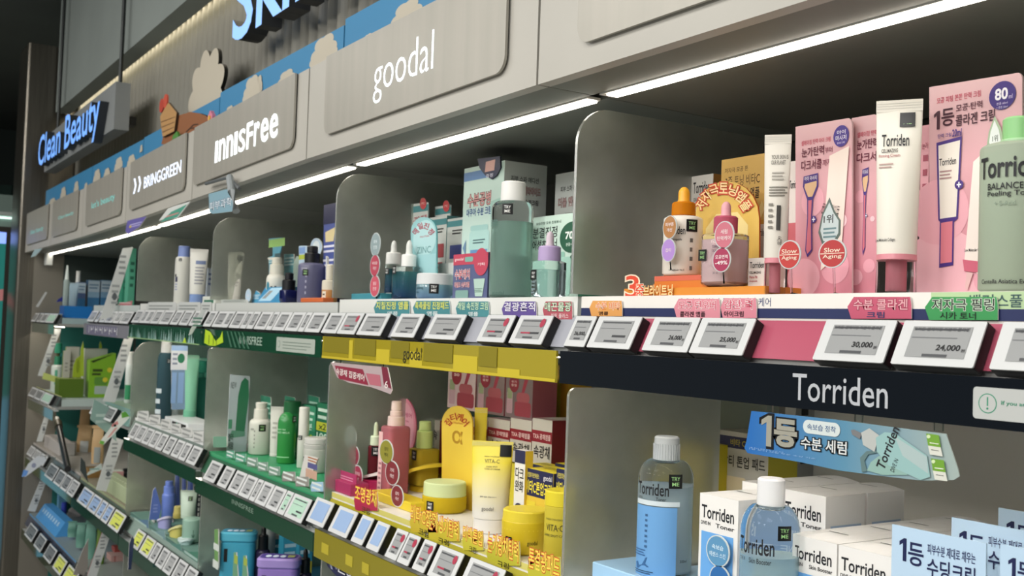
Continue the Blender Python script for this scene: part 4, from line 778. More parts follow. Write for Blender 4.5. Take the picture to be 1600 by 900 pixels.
sooth(1560, 1720, 793, .150, 'pale blue card, backmost, partly cut off by the right edge')
sooth(1563, 1720, 850, -.004, 'pale blue card, cut off at the bottom right corner')
# what shows past the back edge of the frosted divider
carton(1116, 1199, 676, S2, .345, .06, '#b9b6ac', [('r', 0, .86, 1, .96, '#23264a'), ('t', '비타 C 세럼', .3, .88, .8, .94, '#b9a93a'), ('t', '잡티 톤업 패드', .14, .70, .95, .80, '#2a2824', .015), ('R', .14, .44, .6, .62, '#d8c9a8', .03), ('e', .84, .54, .13, -.13, '#1c1c1e'), ('t', '10', .76, .5, .92, .6, '#c9bb3a', .02)], 'white carton with a navy band seen past the back edge of the frosted divider', sidecol='#c9b93a')
carton(1020, 1100, 690, S2, .30, .05, '#d8c22e', [('l', .1, .3, .9, .8, 4, '#8f8420')], 'yellow carton showing blurred through the frosted divider', sidecol='#d8c22e')
# hanging clear banner under the navy strip
YB_ = -.012; g = thing('hanging_banner', 'hanging blue banner with bold white Korean letters under the navy strip', 'banner', (px2x(1330, YB_, 1.41), YB_, 1.43)); ox = g.location.x
def bx(px, py): q = at(px, py, Y=YB_); return (q.x - ox, q.z - 1.43)
pts = [bx(1174, 642), bx(1166, 690), bx(1163, 700), bx(1168, 708), bx(1250, 722), bx(1310, 735), bx(1380, 744), bx(1440, 751), bx(1490, 750), bx(1499, 744), bx(1497, 734), bx(1478, 678), bx(1400, 668), bx(1300, 655)]
def bow(u, v): return .012 * math.sin((u - pts[0][0]) / .27 * math.pi) * min(1, -v / .05)
b = MB(); o = 0; cols = ['#4a86c2', '#76a6bc', '#9fbdbb']
n = len(pts); ban = bpy.data.materials.new('banner_print'); ban.use_nodes = True; nt = ban.node_tree; bs = nt.nodes['Principled BSDF']; tc = nt.nodes.new('ShaderNodeTexCoord'); sx = nt.nodes.new('ShaderNodeSeparateXYZ'); cr = nt.nodes.new('ShaderNodeValToRGB'); mr = nt.nodes.new('ShaderNodeMapRange')
mr.inputs[1].default_value = pts[0][0]; mr.inputs[2].default_value = pts[10][0]
cr.color_ramp.elements[0].color = lin('#2f6cb4'); cr.color_ramp.elements[1].color = lin('#a3b2ad'); e_ = cr.color_ramp.elements.new(.5); e_.color = lin('#5d8eaa')
nt.links.new(tc.outputs['Object'], sx.inputs[0]); nt.links.new(sx.outputs['X'], mr.inputs[0]); nt.links.new(mr.outputs[0], cr.inputs[0]); nt.links.new(cr.outputs[0], bs.inputs['Base Color']); bs.inputs['Roughness'].default_value = .2
b.prism(pts, 0, .0008, ban); b.build('sheet', g)
b = MB(); b.o = .0004; sf = flat(0.)
def bt(kind, t, l, r, cy, hp, *a): # world-level text given by its pixel columns, middle row and height
    m = (l + r) / 2; z0 = bx(m, cy + hp / 2)[1]; z1 = bx(m, cy - hp / 2)[1]; X0 = bx(l, cy)[0]; X1 = bx(r, cy)[0]
    (b.otxt if kind == 'o' else b.txt)(t, X0, z0, X1, z1, *a)
holo = C('#d8d4c4', .18, .6); blk = C('#0c0d12', .4)
bt('o', '1', 1190, 1206, 673, 48, holo, blk, sf, .05, .12); bt('o', '등', 1210, 1246, 677, 44, holo, blk, sf, .05, .11)
p = bx(1284, 669); hw = abs(bx(1313, 669)[0] - bx(1255, 669)[0]) / 2; b.poly([(p[0] + c0, p[1] + c1) for c0, c1 in rr(2 * hw, .0125, .006, 5)], '#cfd8d8', sf)
bt('t', '속보습 정착', 1262, 1307, 669, 10, C('#3a5a84', .5), sf, .02)
bt('o', '수분 세럼', 1252, 1324, 696, 20, C('#d6dada', .4), blk, sf, .03, .10)
for k in range(2): bt('t', '1등 토너 세럼 부문 수상 기준', 1172, 1226 + 50 * k, 703 + 4 * k + 2 * k, 2.2, '#8fb4dc', sf, 0.)
# the pictured bottle on the banner
def bp(l, m): b.poly([bx(*q) for q in l], m, sf)
bp([(1348, 738), (1345, 715), (1355, 705), (1372, 704), (1374, 707), (1358, 710), (1352, 720), (1356, 736)], '#5f7a7c'); bp([(1356, 735), (1362, 722), (1375, 712), (1400, 720), (1420, 742), (1380, 742)], '#8db0a8')
bp([(1331, 672), (1336, 671), (1348, 677), (1345, 686), (1333, 679)], '#77787a'); bp([(1347, 676), (1360, 669), (1375, 680), (1368, 706), (1350, 695)], '#b5b9b6'); bp([(1370, 684), (1384, 675), (1400, 677), (1450, 712), (1455, 745), (1440, 750), (1390, 727), (1372, 706)], '#93b9b8'); bp([(1400, 682), (1450, 714), (1452, 740), (1412, 712)], '#a9bcbc')
p = bx(1381, 719); q = bx(1397, 680); cxx, czz = (p[0] + q[0]) / 2, (p[1] + q[1]) / 2; b.txt('Torriden', cxx - .020, czz - .0045, cxx + .020, czz + .0045, INK, sf, .02, 1.18); b.txt('DIVE IN', cxx + .001, czz - .016, cxx + .013, czz - .012, INK, sf, .0, 1.18)
for l_, t_ in ((1449, 677), (1457, 716)):
    bp([(l_, t_), (l_ + 20, t_ + 3), (l_ + 23, t_ + 22), (l_ + 3, t_ + 19)], '#6f9f34'); bp([(l_ + 3, t_ + 19), (l_ + 23, t_ + 22), (l_ + 26, t_ + 36), (l_ + 6, t_ + 33)], '#d5d6cc'); bp([(l_ + 8, t_ + 25), (l_ + 20, t_ + 27), (l_ + 20, t_ + 28), (l_ + 8, t_ + 26)], '#3c3f38'); bp(disc(l_ + 4, t_ + 5, 3, 3, 14), '#cfe0b0'); bp([(l_ + 6, t_ + 14), (l_ + 20, t_ + 16), (l_ + 20, t_ + 17.5), (l_ + 6, t_ + 15.5)], '#e0e8d0')
b.build('print', g)
for px_ in (1200, 1340, 1465): b = MB(); q = bx(px_, 648); b.box(q[0] - .004, q[0] + .004, .0008, .003, -.001, .04, CLEAR); b.build('hanger', g)

# ------------------------------------------------------------------ yellow-strip bay, top shelf
wobbler([(587, 382, 7, 17, '#93a5a8', ('피부', '진정'), '#dfe8ea'), (586, 415, 7, 16, '#b5475a', ('속보습', '개선')), (586, 447, 7, 16, '#c9586a', ('열감', '진정'), '#f0dada')], .03, S1, 'three-disc wobbler in silver and red beside the bronze divider')
tl = C('#2f6f78', .1, trans=.55)
tealg = graded('teal_fade', '#1a3f78', '#4f8f8c', 0., .06, .15, .4)
vessel(601, 626, S1 + .012, .07, 411, None, GLASS, 'teal dropper bottle standing behind on the slanted holder', name='dropper_bottle', liquid=(tealg, .9), caps=[('collar', .96, .94, 412, 393, WHITE), ('bulb', .42, .36, 393, 374, C('#d8dad6', .4))], test=(604, 424, 10), shoulder=.08, neck=.6, rz=.1)
g = thing('bottle_holder', 'white rimmed teal holder for the rear dropper bottle', 'tray', (px2x(612, .07, S1), .05, S1))
b = MB(); b.lathe(0, .05, [(.035, 0), (.036, .010), (.033, .0105)], C('#2f7f84', .3), 32); b.build('base', g)
b = MB(); b.lathe(0, .05, [(.033, .0105), (.038, .011), (.038, .014), (.030, .0115)], WHITE, 32); b.build('rim', g)
vessel(616, 658, S1, .045, 414, None, GLASS, 'teal dropper bottle with a white collar, the front one of two', name='dropper_bottle', sq=.2, liquid=(tealg, .9), caps=[('collar', .56, .56, 415, 395, WHITE), ('bulb', .28, .24, 396, 372, C('#dcdeda', .4))], test=(630, 421, 13), shoulder=.07, neck=.55)
g = standee(arch(642, 682, 339, 480), .085, S1, '#8fc0c4', [('t', 'ZINC', .24, .60, .76, .68, '#6fa3a6', .0), ('e', .5, .74, .40, .22, '#aed3d6'), ('t', 'SOLUTION', .34, .755, .66, .775, '#b5485a'), ('p', [(.08, .02), (.92, .02), (.92, .55), (.08, .55)], C('#9ecbd0', .4)), ('t', 'ZINC', .26, .565, .74, .645, '#5f9497', .0)], 'pale teal arch card with red arched lettering and the word ZINC', '#4f979c')
arc_letters(g, '매일진정', 662, 372, 14, 20, 8, 10, 150, 30, .085, '#a8344a')
for i, (l, r, t) in enumerate(((640, 669, 316), (676, 704, 320))):
    standee([(l, 460), (r - 4, 460), (r, t), (l + 4, t + 3)], .16 + .02 * i, S1, '#d5dad6', [('r', 0.02, .90, .98, .97, '#4f8f94'), ('t', '-7℃ 앰플', .1, .78, .92, .86, '#c0485a'), ('t', '열감 진정', .2, .72, .8, .76, '#4a4a48')], ('left' if i == 0 else 'right') + ' white card with a teal header behind the pale teal arch', '#c8ccc8', group='white cards with teal headers')
    standee(disc(l + 21, t + 2, 5, 9), .158 + .02 * i, None, '#c9484e', [('t', '7℃', .25, .4, .75, .6, '#f0d8d0')], 'red round sticker on the ' + ('left' if i == 0 else 'right') + ' white card behind the pale teal arch', name='round_sticker', foot=False, thick=.0008)
for i, (l, r, t) in enumerate(((668, 696, 339), (697, 725, 341))):
    carton(l, r, t, S1, .15, .05, '#cfd3cf', [('r', 0, .90, 1, .97, '#4f8f94'), ('l', .3, .80, .85, .87, 2, '#2a2a2a'), ('r', .2, .52, .9, .68, ('#a8444a', '#3f4a8c')[i]), ('l', .3, .38, .85, .48, 2, '#a8444a'), ('r', .25, .12, .8, .28, ('#4a2a2c', '#8c3a3a')[i])], ('left' if i == 0 else 'right') + ' grey white carton with dark photos behind the small jar', sidecol='#5f9496', group='cartons with photos')
carton(684, 708, 411, S1, .11, .04, '#d5d8d4', [('e', .55, .55, .22, -.22, INK), ('t', '50', .42, .51, .68, .6, '#e8e8e6')], 'small white carton with a black disc reading 50')
jarg = graded('jar_fade', '#6f98c8', '#a9cfc8', 0., .035, .12, .45)
vessel(649, 708, S1, .02, 442, None, jarg, 'teal tinted glass jar with a wide white lid', cat='jar', name='jar', caps=[('lid', 1.0, .98, 444, 425, C('#d9dcdd', .4))], prints=[('t', 'Soothing', .02, .62, .34, .82, '#2f5560'), ('t', 'Cream', .04, .4, .2, .52, '#2f5560')], test=(677, 450, 15), shoulder=.03, neck=.9)
carton(708, 762, 396, S1, .05, .045, '#5a6288', [('r', 0, .76, 1, 1, '#c0485e'), ('t', 'goodal', .04, .84, .3, .92, '#f0d8dc'), ('R', .34, .82, .58, .93, '#7fb0a4', .03), ('o', '수분캐치', .06, .44, .5, .66, '#b8384e', '#f0e6e4'), ('o', '마일드 수분크림', .06, .26, .5, .38, '#b8384e', '#f0e6e4'), ('R', .1, .02, .48, .2, '#7fa39c', .03), ('p', [(.62, .44), (.94, .44), (.88, .06), (.68, .06)], C('#b5d0c4', .4)), ('l', .66, .14, .88, .24, 3, '#5c7a70'), ('e', .82, .80, .2, -.2, '#c0485e'), ('t', '기획', .72, .72, .92, .78, '#f0d8dc')], 'short slate and crimson carton in front of the tall teal carton', sidecol='#464c6a')
xq = px2x(785, .12, 1.65); DQ = at(855, 270, X=xq).y - .12
carton(722, 785, 258, S1, .12, DQ, '#bcd4cc', [('r', 0, .90, .78, .965, '#5f86b8'), ('o', '수분공병', .12, .70, .7, .80, '#d29a98', '#6a4a4c'), ('t', '아쿠아 수분 크림', .1, .63, .72, .69, '#3a5a94', .03), ('R', .22, .52, .66, .56, '#9cc4c0', .03), ('R', .2, .34, .7, .52, '#a8cdc8', .05), ('r', .24, .33, .66, .38, '#5f8cb8'), ('p', [(.7, .72), (.98, .74), (.98, .4), (.76, .36)], C('#a3c8be', .4)), ('l', .3, .42, .6, .46, 2, '#3f5f64'), ('p', [(.04, .4), (.12, .46), (.12, .34)], C('#6a8aa8', .4)), ('r', 0, .0, 1, .3, '#a9c8be')], 'tall pale teal carton with a navy badge on its top', sidecol='#b9beba', topcol='#2d3c5a', sidep=[('t', '피부 스파 에디션', .15, .86, .8, .90, '#3a3c3a'), ('o', '더블 앰플 세라마이드', .1, .77, .85, .83, '#b89a98', '#6a4a4c'), ('t', '& 수분크림', .4, .70, .8, .74, '#2a2a2a'), ('e', .72, .48, .16, .05, '#3f5a94'), ('t', '75+75', .62, .465, .82, .50, '#d8e0f0'), ('R', .2, .25, .6, .56, '#9fb8b0', .05)])
standee([(746, 248), (781, 244), (782, 262), (776, 274), (768, 280), (758, 274), (749, 262)], .117, None, '#22284a', [('p', [(.35, .35), (.75, .35), (.78, .8), (.38, .78)], C('#d8a8a0', .4)), ('t', '증정', .4, .1, .7, .25, '#d8d8e8')], 'navy shield badge on top of the tall pale teal carton', '#15182c', name='shield_badge', foot=False)
SG = zat(855, 420, .19) + .0006
carton(866, 925, 268, SG, .2, .08, '#c3c8c5', [('t', '피부 스파 에디션', .15, .8, .7, .86, '#3a3c3a'), ('o', '더블 앰플', .1, .64, .6, .74, '#b89a98', '#6a4a4c'), ('t', '& 수분크림', .2, .5, .6, .58, '#2a2a2a'), ('R', .2, .02, .6, .24, '#9fb8b0', .05)], 'grey white carton half hidden by the frosted divider', sidecol='#2f5a9c', topcol='#4a4a48')
carton(866, 925, 420, S1, .19, .1, '#b6bcb8', [('l', .1, .4, .8, .8, 3, '#7a807c')], 'flat grey carton under the grey white carton by the divider', name='carton')
vessel(765, 831, S1, .03, 308, None, GLASS, 'tall clear toner bottle with a white cap and pale teal liquid', liquid=(C('#b4d2c7', .15, trans=.6), .86), caps=[('cap', .60, .58, 309, 277, C('#e6e6e4', .35))], prints=[('t', 'goodal', .2, .03, .5, .08, '#4a6a62'), ('l', .05, .80, .3, .88, 3, '#5a7a72')], test=(790, 325, 17), shoulder=.09, neck=.6)
carton(829, 905, 336, S1, .10, .05, '#c9dfd3', [('t', '보습진정 모공 진정토너', .1, .90, .62, .935, '#3a5a4c'), ('t', '분결진정', .04, .74, .55, .87, '#2a3a34', .01), ('t', '어성초 토너', .04, .60, .55, .72, '#1c2c26', .03), ('e', .85, .72, .24, .18, '#2a5a44'), ('t', '700', .72, .70, .96, .79, '#eef4ee', .03), ('t', '본품+증정', .74, .62, .94, .66, '#cfe0d4'), ('e', .92, .42, .12, -.12, '#2a5a44'), ('R', .5, .05, .85, .5, '#a6cfc0', .05), ('R', .54, .5, .72, .56, '#8fbfae', .02)], 'pale mint carton with a dark green disc reading 700', sidecol='#3f7a60')
vessel(835, 879, S1, .03, 405, None, GLASS, 'clear dropper bottle with a lilac collar and pale bulb', name='dropper_bottle', sq=.22, liquid=(C('#dfe9ea', .06, trans=.92), .8), caps=[('collar', .82, .80, 407, 382, C('#b9a3cf', .35)), ('bulb', .33, .28, 382, 358, C('#d3c3cf', .4))], test=(847, 429, 15), shoulder=.06, neck=.6, prints=[('l', .1, .1, .4, .5, 4, '#7a8a90')])
tq = [((584, 640, 470, 494), '지칠진정 앰플', '#e9e86a', 'teal topper card with yellow letters, leftmost on the rail above the yellow strip'), ((645, 703, 470, 494), '촉촉풀링 진정패드', '#e4e66a', 'teal topper card with yellow letters, second on the rail above the yellow strip'), ((712, 764, 471, 495), '매일 속진정 크림', '#cfe8c0', 'teal topper card in front of the slate and crimson carton')]
for (l, r, t, bm), tx, c_, nm in tq: topper(l, r, t, bm, .0105, [('o', tx, .06, .46, .98, .96, c_, '#3f7f8a'), ('t', '앰플', .4, .06, .7, .34, '#e2ecec')], nm, '#4f8f96', '#dfe8ea')
topper(784, 838, 471, 497, .0105, [('o', '결광흔적', .06, .42, .98, .96, '#e9e6ee', '#54428c')], 'violet topper card under the tall clear toner bottle', '#6a589c')
topper(848, 894, 471, 499, .0105, [('o', '매끈물광', .06, .46, .98, .96, '#d8e8d0', '#2f5a3c'), ('t', '피토 플러스', .3, .08, .9, .34, '#f0d8d8')], 'rose and green topper card beside the frosted divider', '#b95a66')
g = thing('display_tray', 'teal box at the left end of the rail above the yellow strip', 'tray', (px2x(567, .03, S1), .03, S1))
b = MB(); b.rb(0, .03, 0, .012, px2x(592, .03, S1) - px2x(546, .03, S1), .05, .001, C('#3f8b9a', .4)); b.build('body', g)

# ------------------------------------------------------------------ yellow-strip bay, second shelf
SY = 1.1905
def fitY(px, py, S_): return at(px, py, Z=S_).y
g = thing('display_tray', 'magenta leaflet box at the left end of the olive yellow rail', 'tray', (px2x(535, .03, 1.2), .018, SY))
wd = px2x(556, .03, 1.2) - px2x(516, .03, 1.2)
b = MB(); b.rb(0, .02, 0, .022, wd, .036, .001, C('#a52f5e', .4)); b.build('body', g)
b = MB(); b.box(-wd * .45, wd * .5, .012, .014, .02, .038, C('#b03a68', .4)); b.rect(-wd * .4, .028, wd * .4, .030, '#d88aa8', flat(.012)); b.rect(-wd * .1, .0235, wd * .4, .0255, '#d88aa8', flat(.012)); b.build('leaflet', g)
g = thing('bottle_holder', 'magenta holder with a white slanted ring for the red dropper bottle', 'tray', (px2x(578, .09, 1.2), .075, SY))
b = MB(); b.lathe(0, .03, [(.040, 0), (.040, .020), (.036, .0205)], C('#b52a5c', .35), 32); b.build('base', g)
b = MB(); b.loft([[(r_ * math.cos(a), .03 + r_ * math.sin(a) * .8, .024 + .012 * math.cos(a) + dz) for a in [2 * math.pi * k / 32 for k in range(32)]] for r_, dz in ((.027, -.004), (.041, -.004), (.041, .001), (.027, .001))], C('#eee6e4', .35), False, False); b.build('ring', g)
vessel(574, 597, SY + .021, .082, 698, None, C('#7a3038', .12, trans=.45), 'dark red dropper bottle with a pale green collar and bulb', name='dropper_bottle', liquid=(C('#6a2a30', .2), .85), caps=[('collar', .74, .72, 699, 683, C('#cfdcc0', .4)), ('bulb', .36, .30, 684, 661, C('#cfdcba', .4))], test=(587, 707, 15), shoulder=.06, neck=.6)
standee(disc(631, 668, 19, 46), .16, SY, '#d98aa0', [('e', .5, .5, .42, .44, '#e2a6b6'), ('t', '광채케어', .18, .68, .82, .76, '#b02a58', .03), ('t', 'SOLUTION', .3, .6, .7, .63, '#b02a58'), ('t', 'TXA', .2, .40, .8, .54, '#cf7890', .0)], 'pink oval card behind the pink spray bottle', '#c0607c')
vessel(597, 635, SY, .085, 668, None, C('#d88a94', .1, trans=.55), 'pink spray bottle with a stepped pale pink cap', liquid=(C('#c9707a', .2, trans=.2), .93), caps=[('collar', .70, .68, 670, 653, C('#eed7d2', .35)), ('sleeve', .52, .50, 653, 644, C('#eed7d2', .35)), ('cap', .44, .42, 644, 629, C('#f0dcd6', .35))], sq=.2, shoulder=.05, neck=.7, prints=[('r', -.1, .0, .35, .95, '#e7bcbc'), ('l', .0, .05, .3, .5, 6, '#a87880')])
vessel(642, 681, SY + .012, .15, 704, None, C('#d2b93e', .12, trans=.45), 'yellow pump bottle with a pale green cap in the yellow ring holder', liquid=(C('#b8992e', .2, trans=.2), .9), caps=[('collar', .66, .64, 705, 676, C('#c3da8c', .4)), ('cap', .5, .48, 676, 661, C('#c3da90', .4))], sq=.2, test=(666, 716, 15), shoulder=.05, neck=.68, prints=[('t', 'VITA-C', .05, .74, .5, .82, '#5a4a18'), ('l', .05, .55, .5, .7, 3, '#7a6a28')])
g = thing('bottle_holder', 'yellow ring holder around the yellow pump bottle', 'tray', (px2x(662, .18, 1.2), .15, SY))
b = MB(); b.lathe(0, .03, [(.027, 0), (.027, .010), (.024, .0105)], C('#d9b92a', .4), 32); b.build('base', g)
b = MB(); b.loft([[(.004 + r_ * math.cos(a), .03 + r_ * math.sin(a) * .98, .034 + .022 * math.cos(a) + dz) for a in [2 * math.pi * k / 32 for k in range(32)]] for r_, dz in ((.043, -.005), (.054, -.005), (.054, .001), (.043, .001))], C('#e2c63c', .35), False, False); b.build('ring', g)
g = standee(arch(690, 738, 634, 800), .15, SY, graded('yellow_card', '#d8b42c', '#ecd050', 0, .12), [('t', 'α', .34, .62, .66, .75, '#b98f28', .02), ('t', 'SOLUTION', .36, .82, .64, .835, '#c9622a')], 'tall yellow arch card with a grey alpha sign', '#cfa92c')
arc_letters(g, '잡티케어', 714, 668, 15, 17, 10, 12, 150, 30, .15, '#c24a2a')
wobbler([(549, 683, 8, 16, '#6f8a86', ('피부', '톤')), (554, 712, 7, 15, '#8c3044', ('홍조', '개선')), (559, 744, 7, 16, '#a83a58', ('칙칙함', '개선'))], .06, SY, 'three-disc wobbler in grey and crimson before the magenta holder')
wobbler([(604, 706, 10, 18, '#8f8a34', ('잡티', '케어'), '#3a3a10'), (613, 739, 10, 18, '#803036', ('기미', '개선')), (621, 775, 9, 16, '#7c2c34', ('잡티', '개선'))], .045, SY, 'three-disc wobbler in olive and maroon before the pink spray bottle')
g = thing('display_tray', 'yellow block under the pump bottle and wide jar', 'tray', (px2x(610, .05, 1.2), .045, SY))
wd = px2x(650, .05, 1.2) - px2x(588, .05, 1.2)
b = MB(); b.rb(.01, .02, 0, .016, wd, .04, .001, C('#dcc22e', .4)); b.build('body', g)
yj = at(694, 811, Z=SY).y
vessel(658, 728, SY, yj, 784, None, C('#d6bc2e', .18, trans=.3), 'wide yellow jar with a pale green lid on the white riser', cat='jar', name='jar', caps=[('lid', .97, .95, 785, 762, C('#c9d6a0', .42))], test=(671, 791, 14), shoulder=.06, neck=.93)
squeeze_tube(737, 802, 694, SY, .062, 817, graded('tube_fade', '#d9d8d2', '#e2d242', .03, .105, .4), '#d9d8d6', 'pale tube with a yellow top and TRY ME sticker on the white riser', capw=.80, prints=[('t', 'GREEN TANGERINE', .3, .795, .7, .81, '#7a7430'), ('t', 'VITA-C', .32, .72, .72, .77, '#5f5a30', .0), ('t', 'DARK SPOT', .38, .665, .68, .685, '#7a7440'), ('t', 'TONE UP CREAM', .32, .635, .74, .655, '#7a7440'), ('t', 'SPF 50+ PA++++', .26, .28, .7, .30, '#5f6062'), ('t', 'goodal', .32, .10, .64, .165, '#4a4c4e', .0)], test=(791, 713, 18), crimp='#e0d460')
squeeze_tube(742, 762, 638, SY, .165, 772, '#dcc93a', '#d8d8d0', 'tall narrow yellow tube behind the arch card')
vessel(782, 858, SY, .02, 822, None, '#d9c02a', 'squat yellow tub with a soft rounded lid', cat='jar', name='jar', caps=[('lid', 1.0, .96, 838, 806, C('#e3cd3a', .4))], test=(794, 845, 13), shoulder=.05, neck=.93, prints=[('t', 'goodal', .72, .3, 1.0, .48, '#5a5218')])
vessel(849, 905, SY, .028, 796, None, C('#dccb4a', .3, trans=.2), 'tall yellow pad canister by the frosted divider', cat='jar', name='jar', caps=[('lid', 1.02, 1.0, 797, 772, C('#e2cf32', .4))], shoulder=.03, neck=.94, prints=[('t', 'GREEN TANGERINE', .15, .80, .7, .83, '#7a7430'), ('t', 'VITA·C', .18, .62, .66, .73, '#4a4620', .0), ('t', 'DARK SPOT CARE', .1, .52, .75, .56, '#5f5a2c')])
box_f = [('r', 0, .62, 1, 1, '#1c2048'), ('t', '자연잡티개선에센스', .04, .88, .5, .95, '#d8cc5a'), ('t', 'goodal', .66, .86, .96, .95, '#e6e6ea', .0), ('t', '비타C톤업크림', .02, .66, .96, .84, '#e6d83c', .03), ('r', .06, .0, .4, .55, '#d9c638'), ('t', 'VITA-C', .14, .22, .38, .28, '#7a7028'), ('e', .74, .36, .2, -.2, '#1c2048'), ('p', [(.66, .42), (.84, .43), (.80, .22), (.70, .22)], C('#d8cc8a', .4))]
box_s = [('r', 0, .62, 1, 1, '#1c2048'), ('t', '잡티', .1, .8, .7, .94, '#e6d83c', .03), ('t', '미백', .1, .64, .7, .78, '#e6d83c', .03), ('r', .2, .2, .7, .55, '#d9c638')]
for i, (l, r, Y, dz, nm) in enumerate(((820, 863, .105, 0, 'yellow carton with a navy band behind the squat yellow tub'), (826, 858, .165, 0, 'yellow carton with a navy band in the second row'), (868, 905, .105, 0, 'yellow carton with a navy band beside the frosted divider'), (866, 905, .165, 0, 'yellow carton with a navy band in the second row by the divider'))):
    o = carton(l, r, 735 if i % 2 == 0 else 727, SY, Y, .032 if i in (1, 3) else .055, '#d9b93a', box_f, nm, sidecol='#d9c76a', sidep=box_s, topcol='#dccb2e', group='yellow cartons with navy bands', topp=[('l', .2, .3, .8, .6, 3, '#8f8420')])
carton(803, 819, 703, SY, .10, .014, '#d9d8d2', [('r', 0, .85, 1, 1, '#1c2048'), ('t', '다크', .1, .66, .9, .8, '#1c1c1c', .03), ('t', '완화', .1, .52, .9, .65, '#1c1c1c', .03), ('e', .5, .3, .42, -.42, '#1c2048'), ('t', '1+1', .2, .27, .8, .33, '#e6e6ea'), ('r', .15, .0, .85, .2, '#d9b02e')], 'narrow white carton reading 1+1 right of the yellow-top tube', sidecol='#d9b93a')
txs = [('r', 0, .52, 1, .76, '#8c2030'), ('t', 'TXA 광채앰플', .06, .58, .94, .70, '#e6d2d0'), ('t', '속광채', .12, .2, .92, .46, '#221c1c', .03)]
for i, (l, r) in enumerate(((762, 796), (797, 830), (831, 862), (728, 761), (692, 727))):
    carton(l, r, 655, zat(785, 720, .20) + .0025, .20, .07, '#c4c2ba', txs, 'short white carton with a crimson band, ' + ('middle of its row', 'fourth in its row', 'nearest the divider', 'second in its row', 'leftmost behind the arch card')[i], sidecol='#7a2430', topcol='#b9a0a2', group='crimson band cartons', topp=[('r', .1, .2, .9, .9, '#d8d4d0')])
carton(690, 880, 720, SY, .20, .09, '#cbbf3a', [], 'long yellow carton under the crimson band cartons', topcol='#d3c432')
srp = [('p', [(.72, 1), (.86, 1), (.7, .62), (.6, .62)], C('#a8384e', .4)), ('R', .42, .38, .9, .62, '#b5606c', .1), ('R', .36, .06, .96, .4, '#a84858', .06), ('R', .06, .1, .28, .62, '#c9a8b8', .04), ('r', .08, .45, .26, .7, '#9fb08a'), ('e', .32, .82, .18, -.18, '#962a3c'), ('t', '50', .22, .79, .42, .86, '#f0d8d8', .03)]
for i, (l, r, t) in enumerate(((700, 743, 575), (745, 788, 580), (790, 832, 588))):
    carton(l, r, t, zat(780, 655, .20) + .004, .215, .05, ('#d9c8cc', '#8f8082', '#84767a')[i], srp if i == 0 else srp[:-1] + [('t', '추가', .22, .83, .42, .89, '#f0d8d8'), ('t', '증정', .22, .75, .42, .81, '#f0d8d8'), ('t', '세럼', .1, .93, .5, 1.0, '#1c1618', .03)], 'tall pink serum carton, ' + ('leftmost and brightest of three', 'middle one reading in black letters', 'right one of three')[i], sidecol='#a8606c', group='pink serum cartons')
carton(836, 886, 570, SY, .295, .05, '#d3b23c', [('r', .72, 0, 1, 1, '#d0982e'), ('R', .08, .2, .42, .70, '#d6c63a', .06), ('r', .12, .66, .36, .86, '#a9b98a'), ('R', .52, .34, .78, .9, '#cdb832', .05), ('r', .54, .18, .7, .36, '#9fae8a'), ('t', 'VITA-C', .14, .52, .36, .57, '#5a5218'), ('t', 'goodal', .14, .3, .36, .36, '#4a4418', .0), ('e', .82, .36, .16, -.16, '#dcc050')], 'yellow carton with two pictured tubes beside the frosted divider', sidecol='#c9a02e')
carton(668, 686, 655, SY, .225, .05, '#e3e0dc', [('t', '속', .3, .7, .8, .85, INK)], 'small white carton behind the yellow pump bottle', sidecol='#a83a44', topp=[('t', '사은 증정', .2, .3, .8, .6, '#8a8680')])
yt = [((553, 590, 768, 798, '조명광채'), 'gold topper card, leftmost on the olive yellow rail', '#b52f50'), ((640, 684, 801, 832, '비타C잡티'), 'gold topper card under the wide yellow jar', '#d0b83a'), ((668, 718, 815, 846, '눈가생기탄력'), 'gold topper card left of the tube base', '#cdbc38'), ((722, 755, 830, 860, '미백톤업'), 'gold topper card with pink first letters before the tube', '#cdc43e'), ((760, 812, 846, 884, '눈가광채탄력'), 'gold topper card before the squat yellow tub', '#c3bd3a'), ((824, 876, 870, 910, '톤결광패드'), 'gold topper card before the pad canister', '#c3bd3a')]
for (l, r, t, bm, tx), nm, fc in yt: topper(l, r, t, bm, .0105, [('o', tx, .02, .42, .98, .98, '#f6dc5a', '#d0482e'), ('t', '크림', .35, .06, .7, .3, '#4a4418')], nm, fc, '#e9e0c0')
g = thing('hanging_banner', 'curled crimson banner hanging under the yellow strip', 'banner', (px2x(560, -.012, 1.42), -.012, 1.43)); ox = g.location.x
def hb(px, py): q = at(px, py, Y=-.012); return (q.x - ox, q.z - 1.43)
b = MB(); b.prism([hb(*p) for p in ((517, 566), (527, 590), (545, 598), (580, 605), (600, 612), (610, 616), (613, 610), (606, 574), (560, 570))], 0, .0008, C('#d9d3d0', .3), C('#b9a6a8', .3)); sf = flat(0)
b.poly([hb(*p) for p in ((523, 571), (567, 577), (576, 602), (530, 592))], '#8e2c42', sf); b.poly([hb(*p) for p in ((596, 573), (605, 574), (612, 608), (600, 602))], '#7a2a3c', sf); b.poly([hb(*p) for p in ((572, 583), (594, 586), (596, 604), (578, 601))], '#b86a78', sf)
p = hb(525, 585); q = hb(570, 585); mz = hb(548, 585)[1]; b.otxt('속광채 집중케어', p[0], mz - .006, q[0], mz + .006, '#e8dcd8', '#8e2c42', sf, .03, .09, -.05); p = hb(604, 601); b.txt('6', p[0] - .006, p[1] - .006, p[0] + .006, p[1] + .006, '#e8dcd8', sf)
b.build('sheet', g); b = MB(); q = hb(530, 566); b.box(q[0] - .003, q[0] + .003, .001, .003, -.002, .03, CLEAR); q = hb(596, 573); b.box(q[0] - .003, q[0] + .003, .001, .003, -.01, .03, CLEAR); b.build('hanger', g)
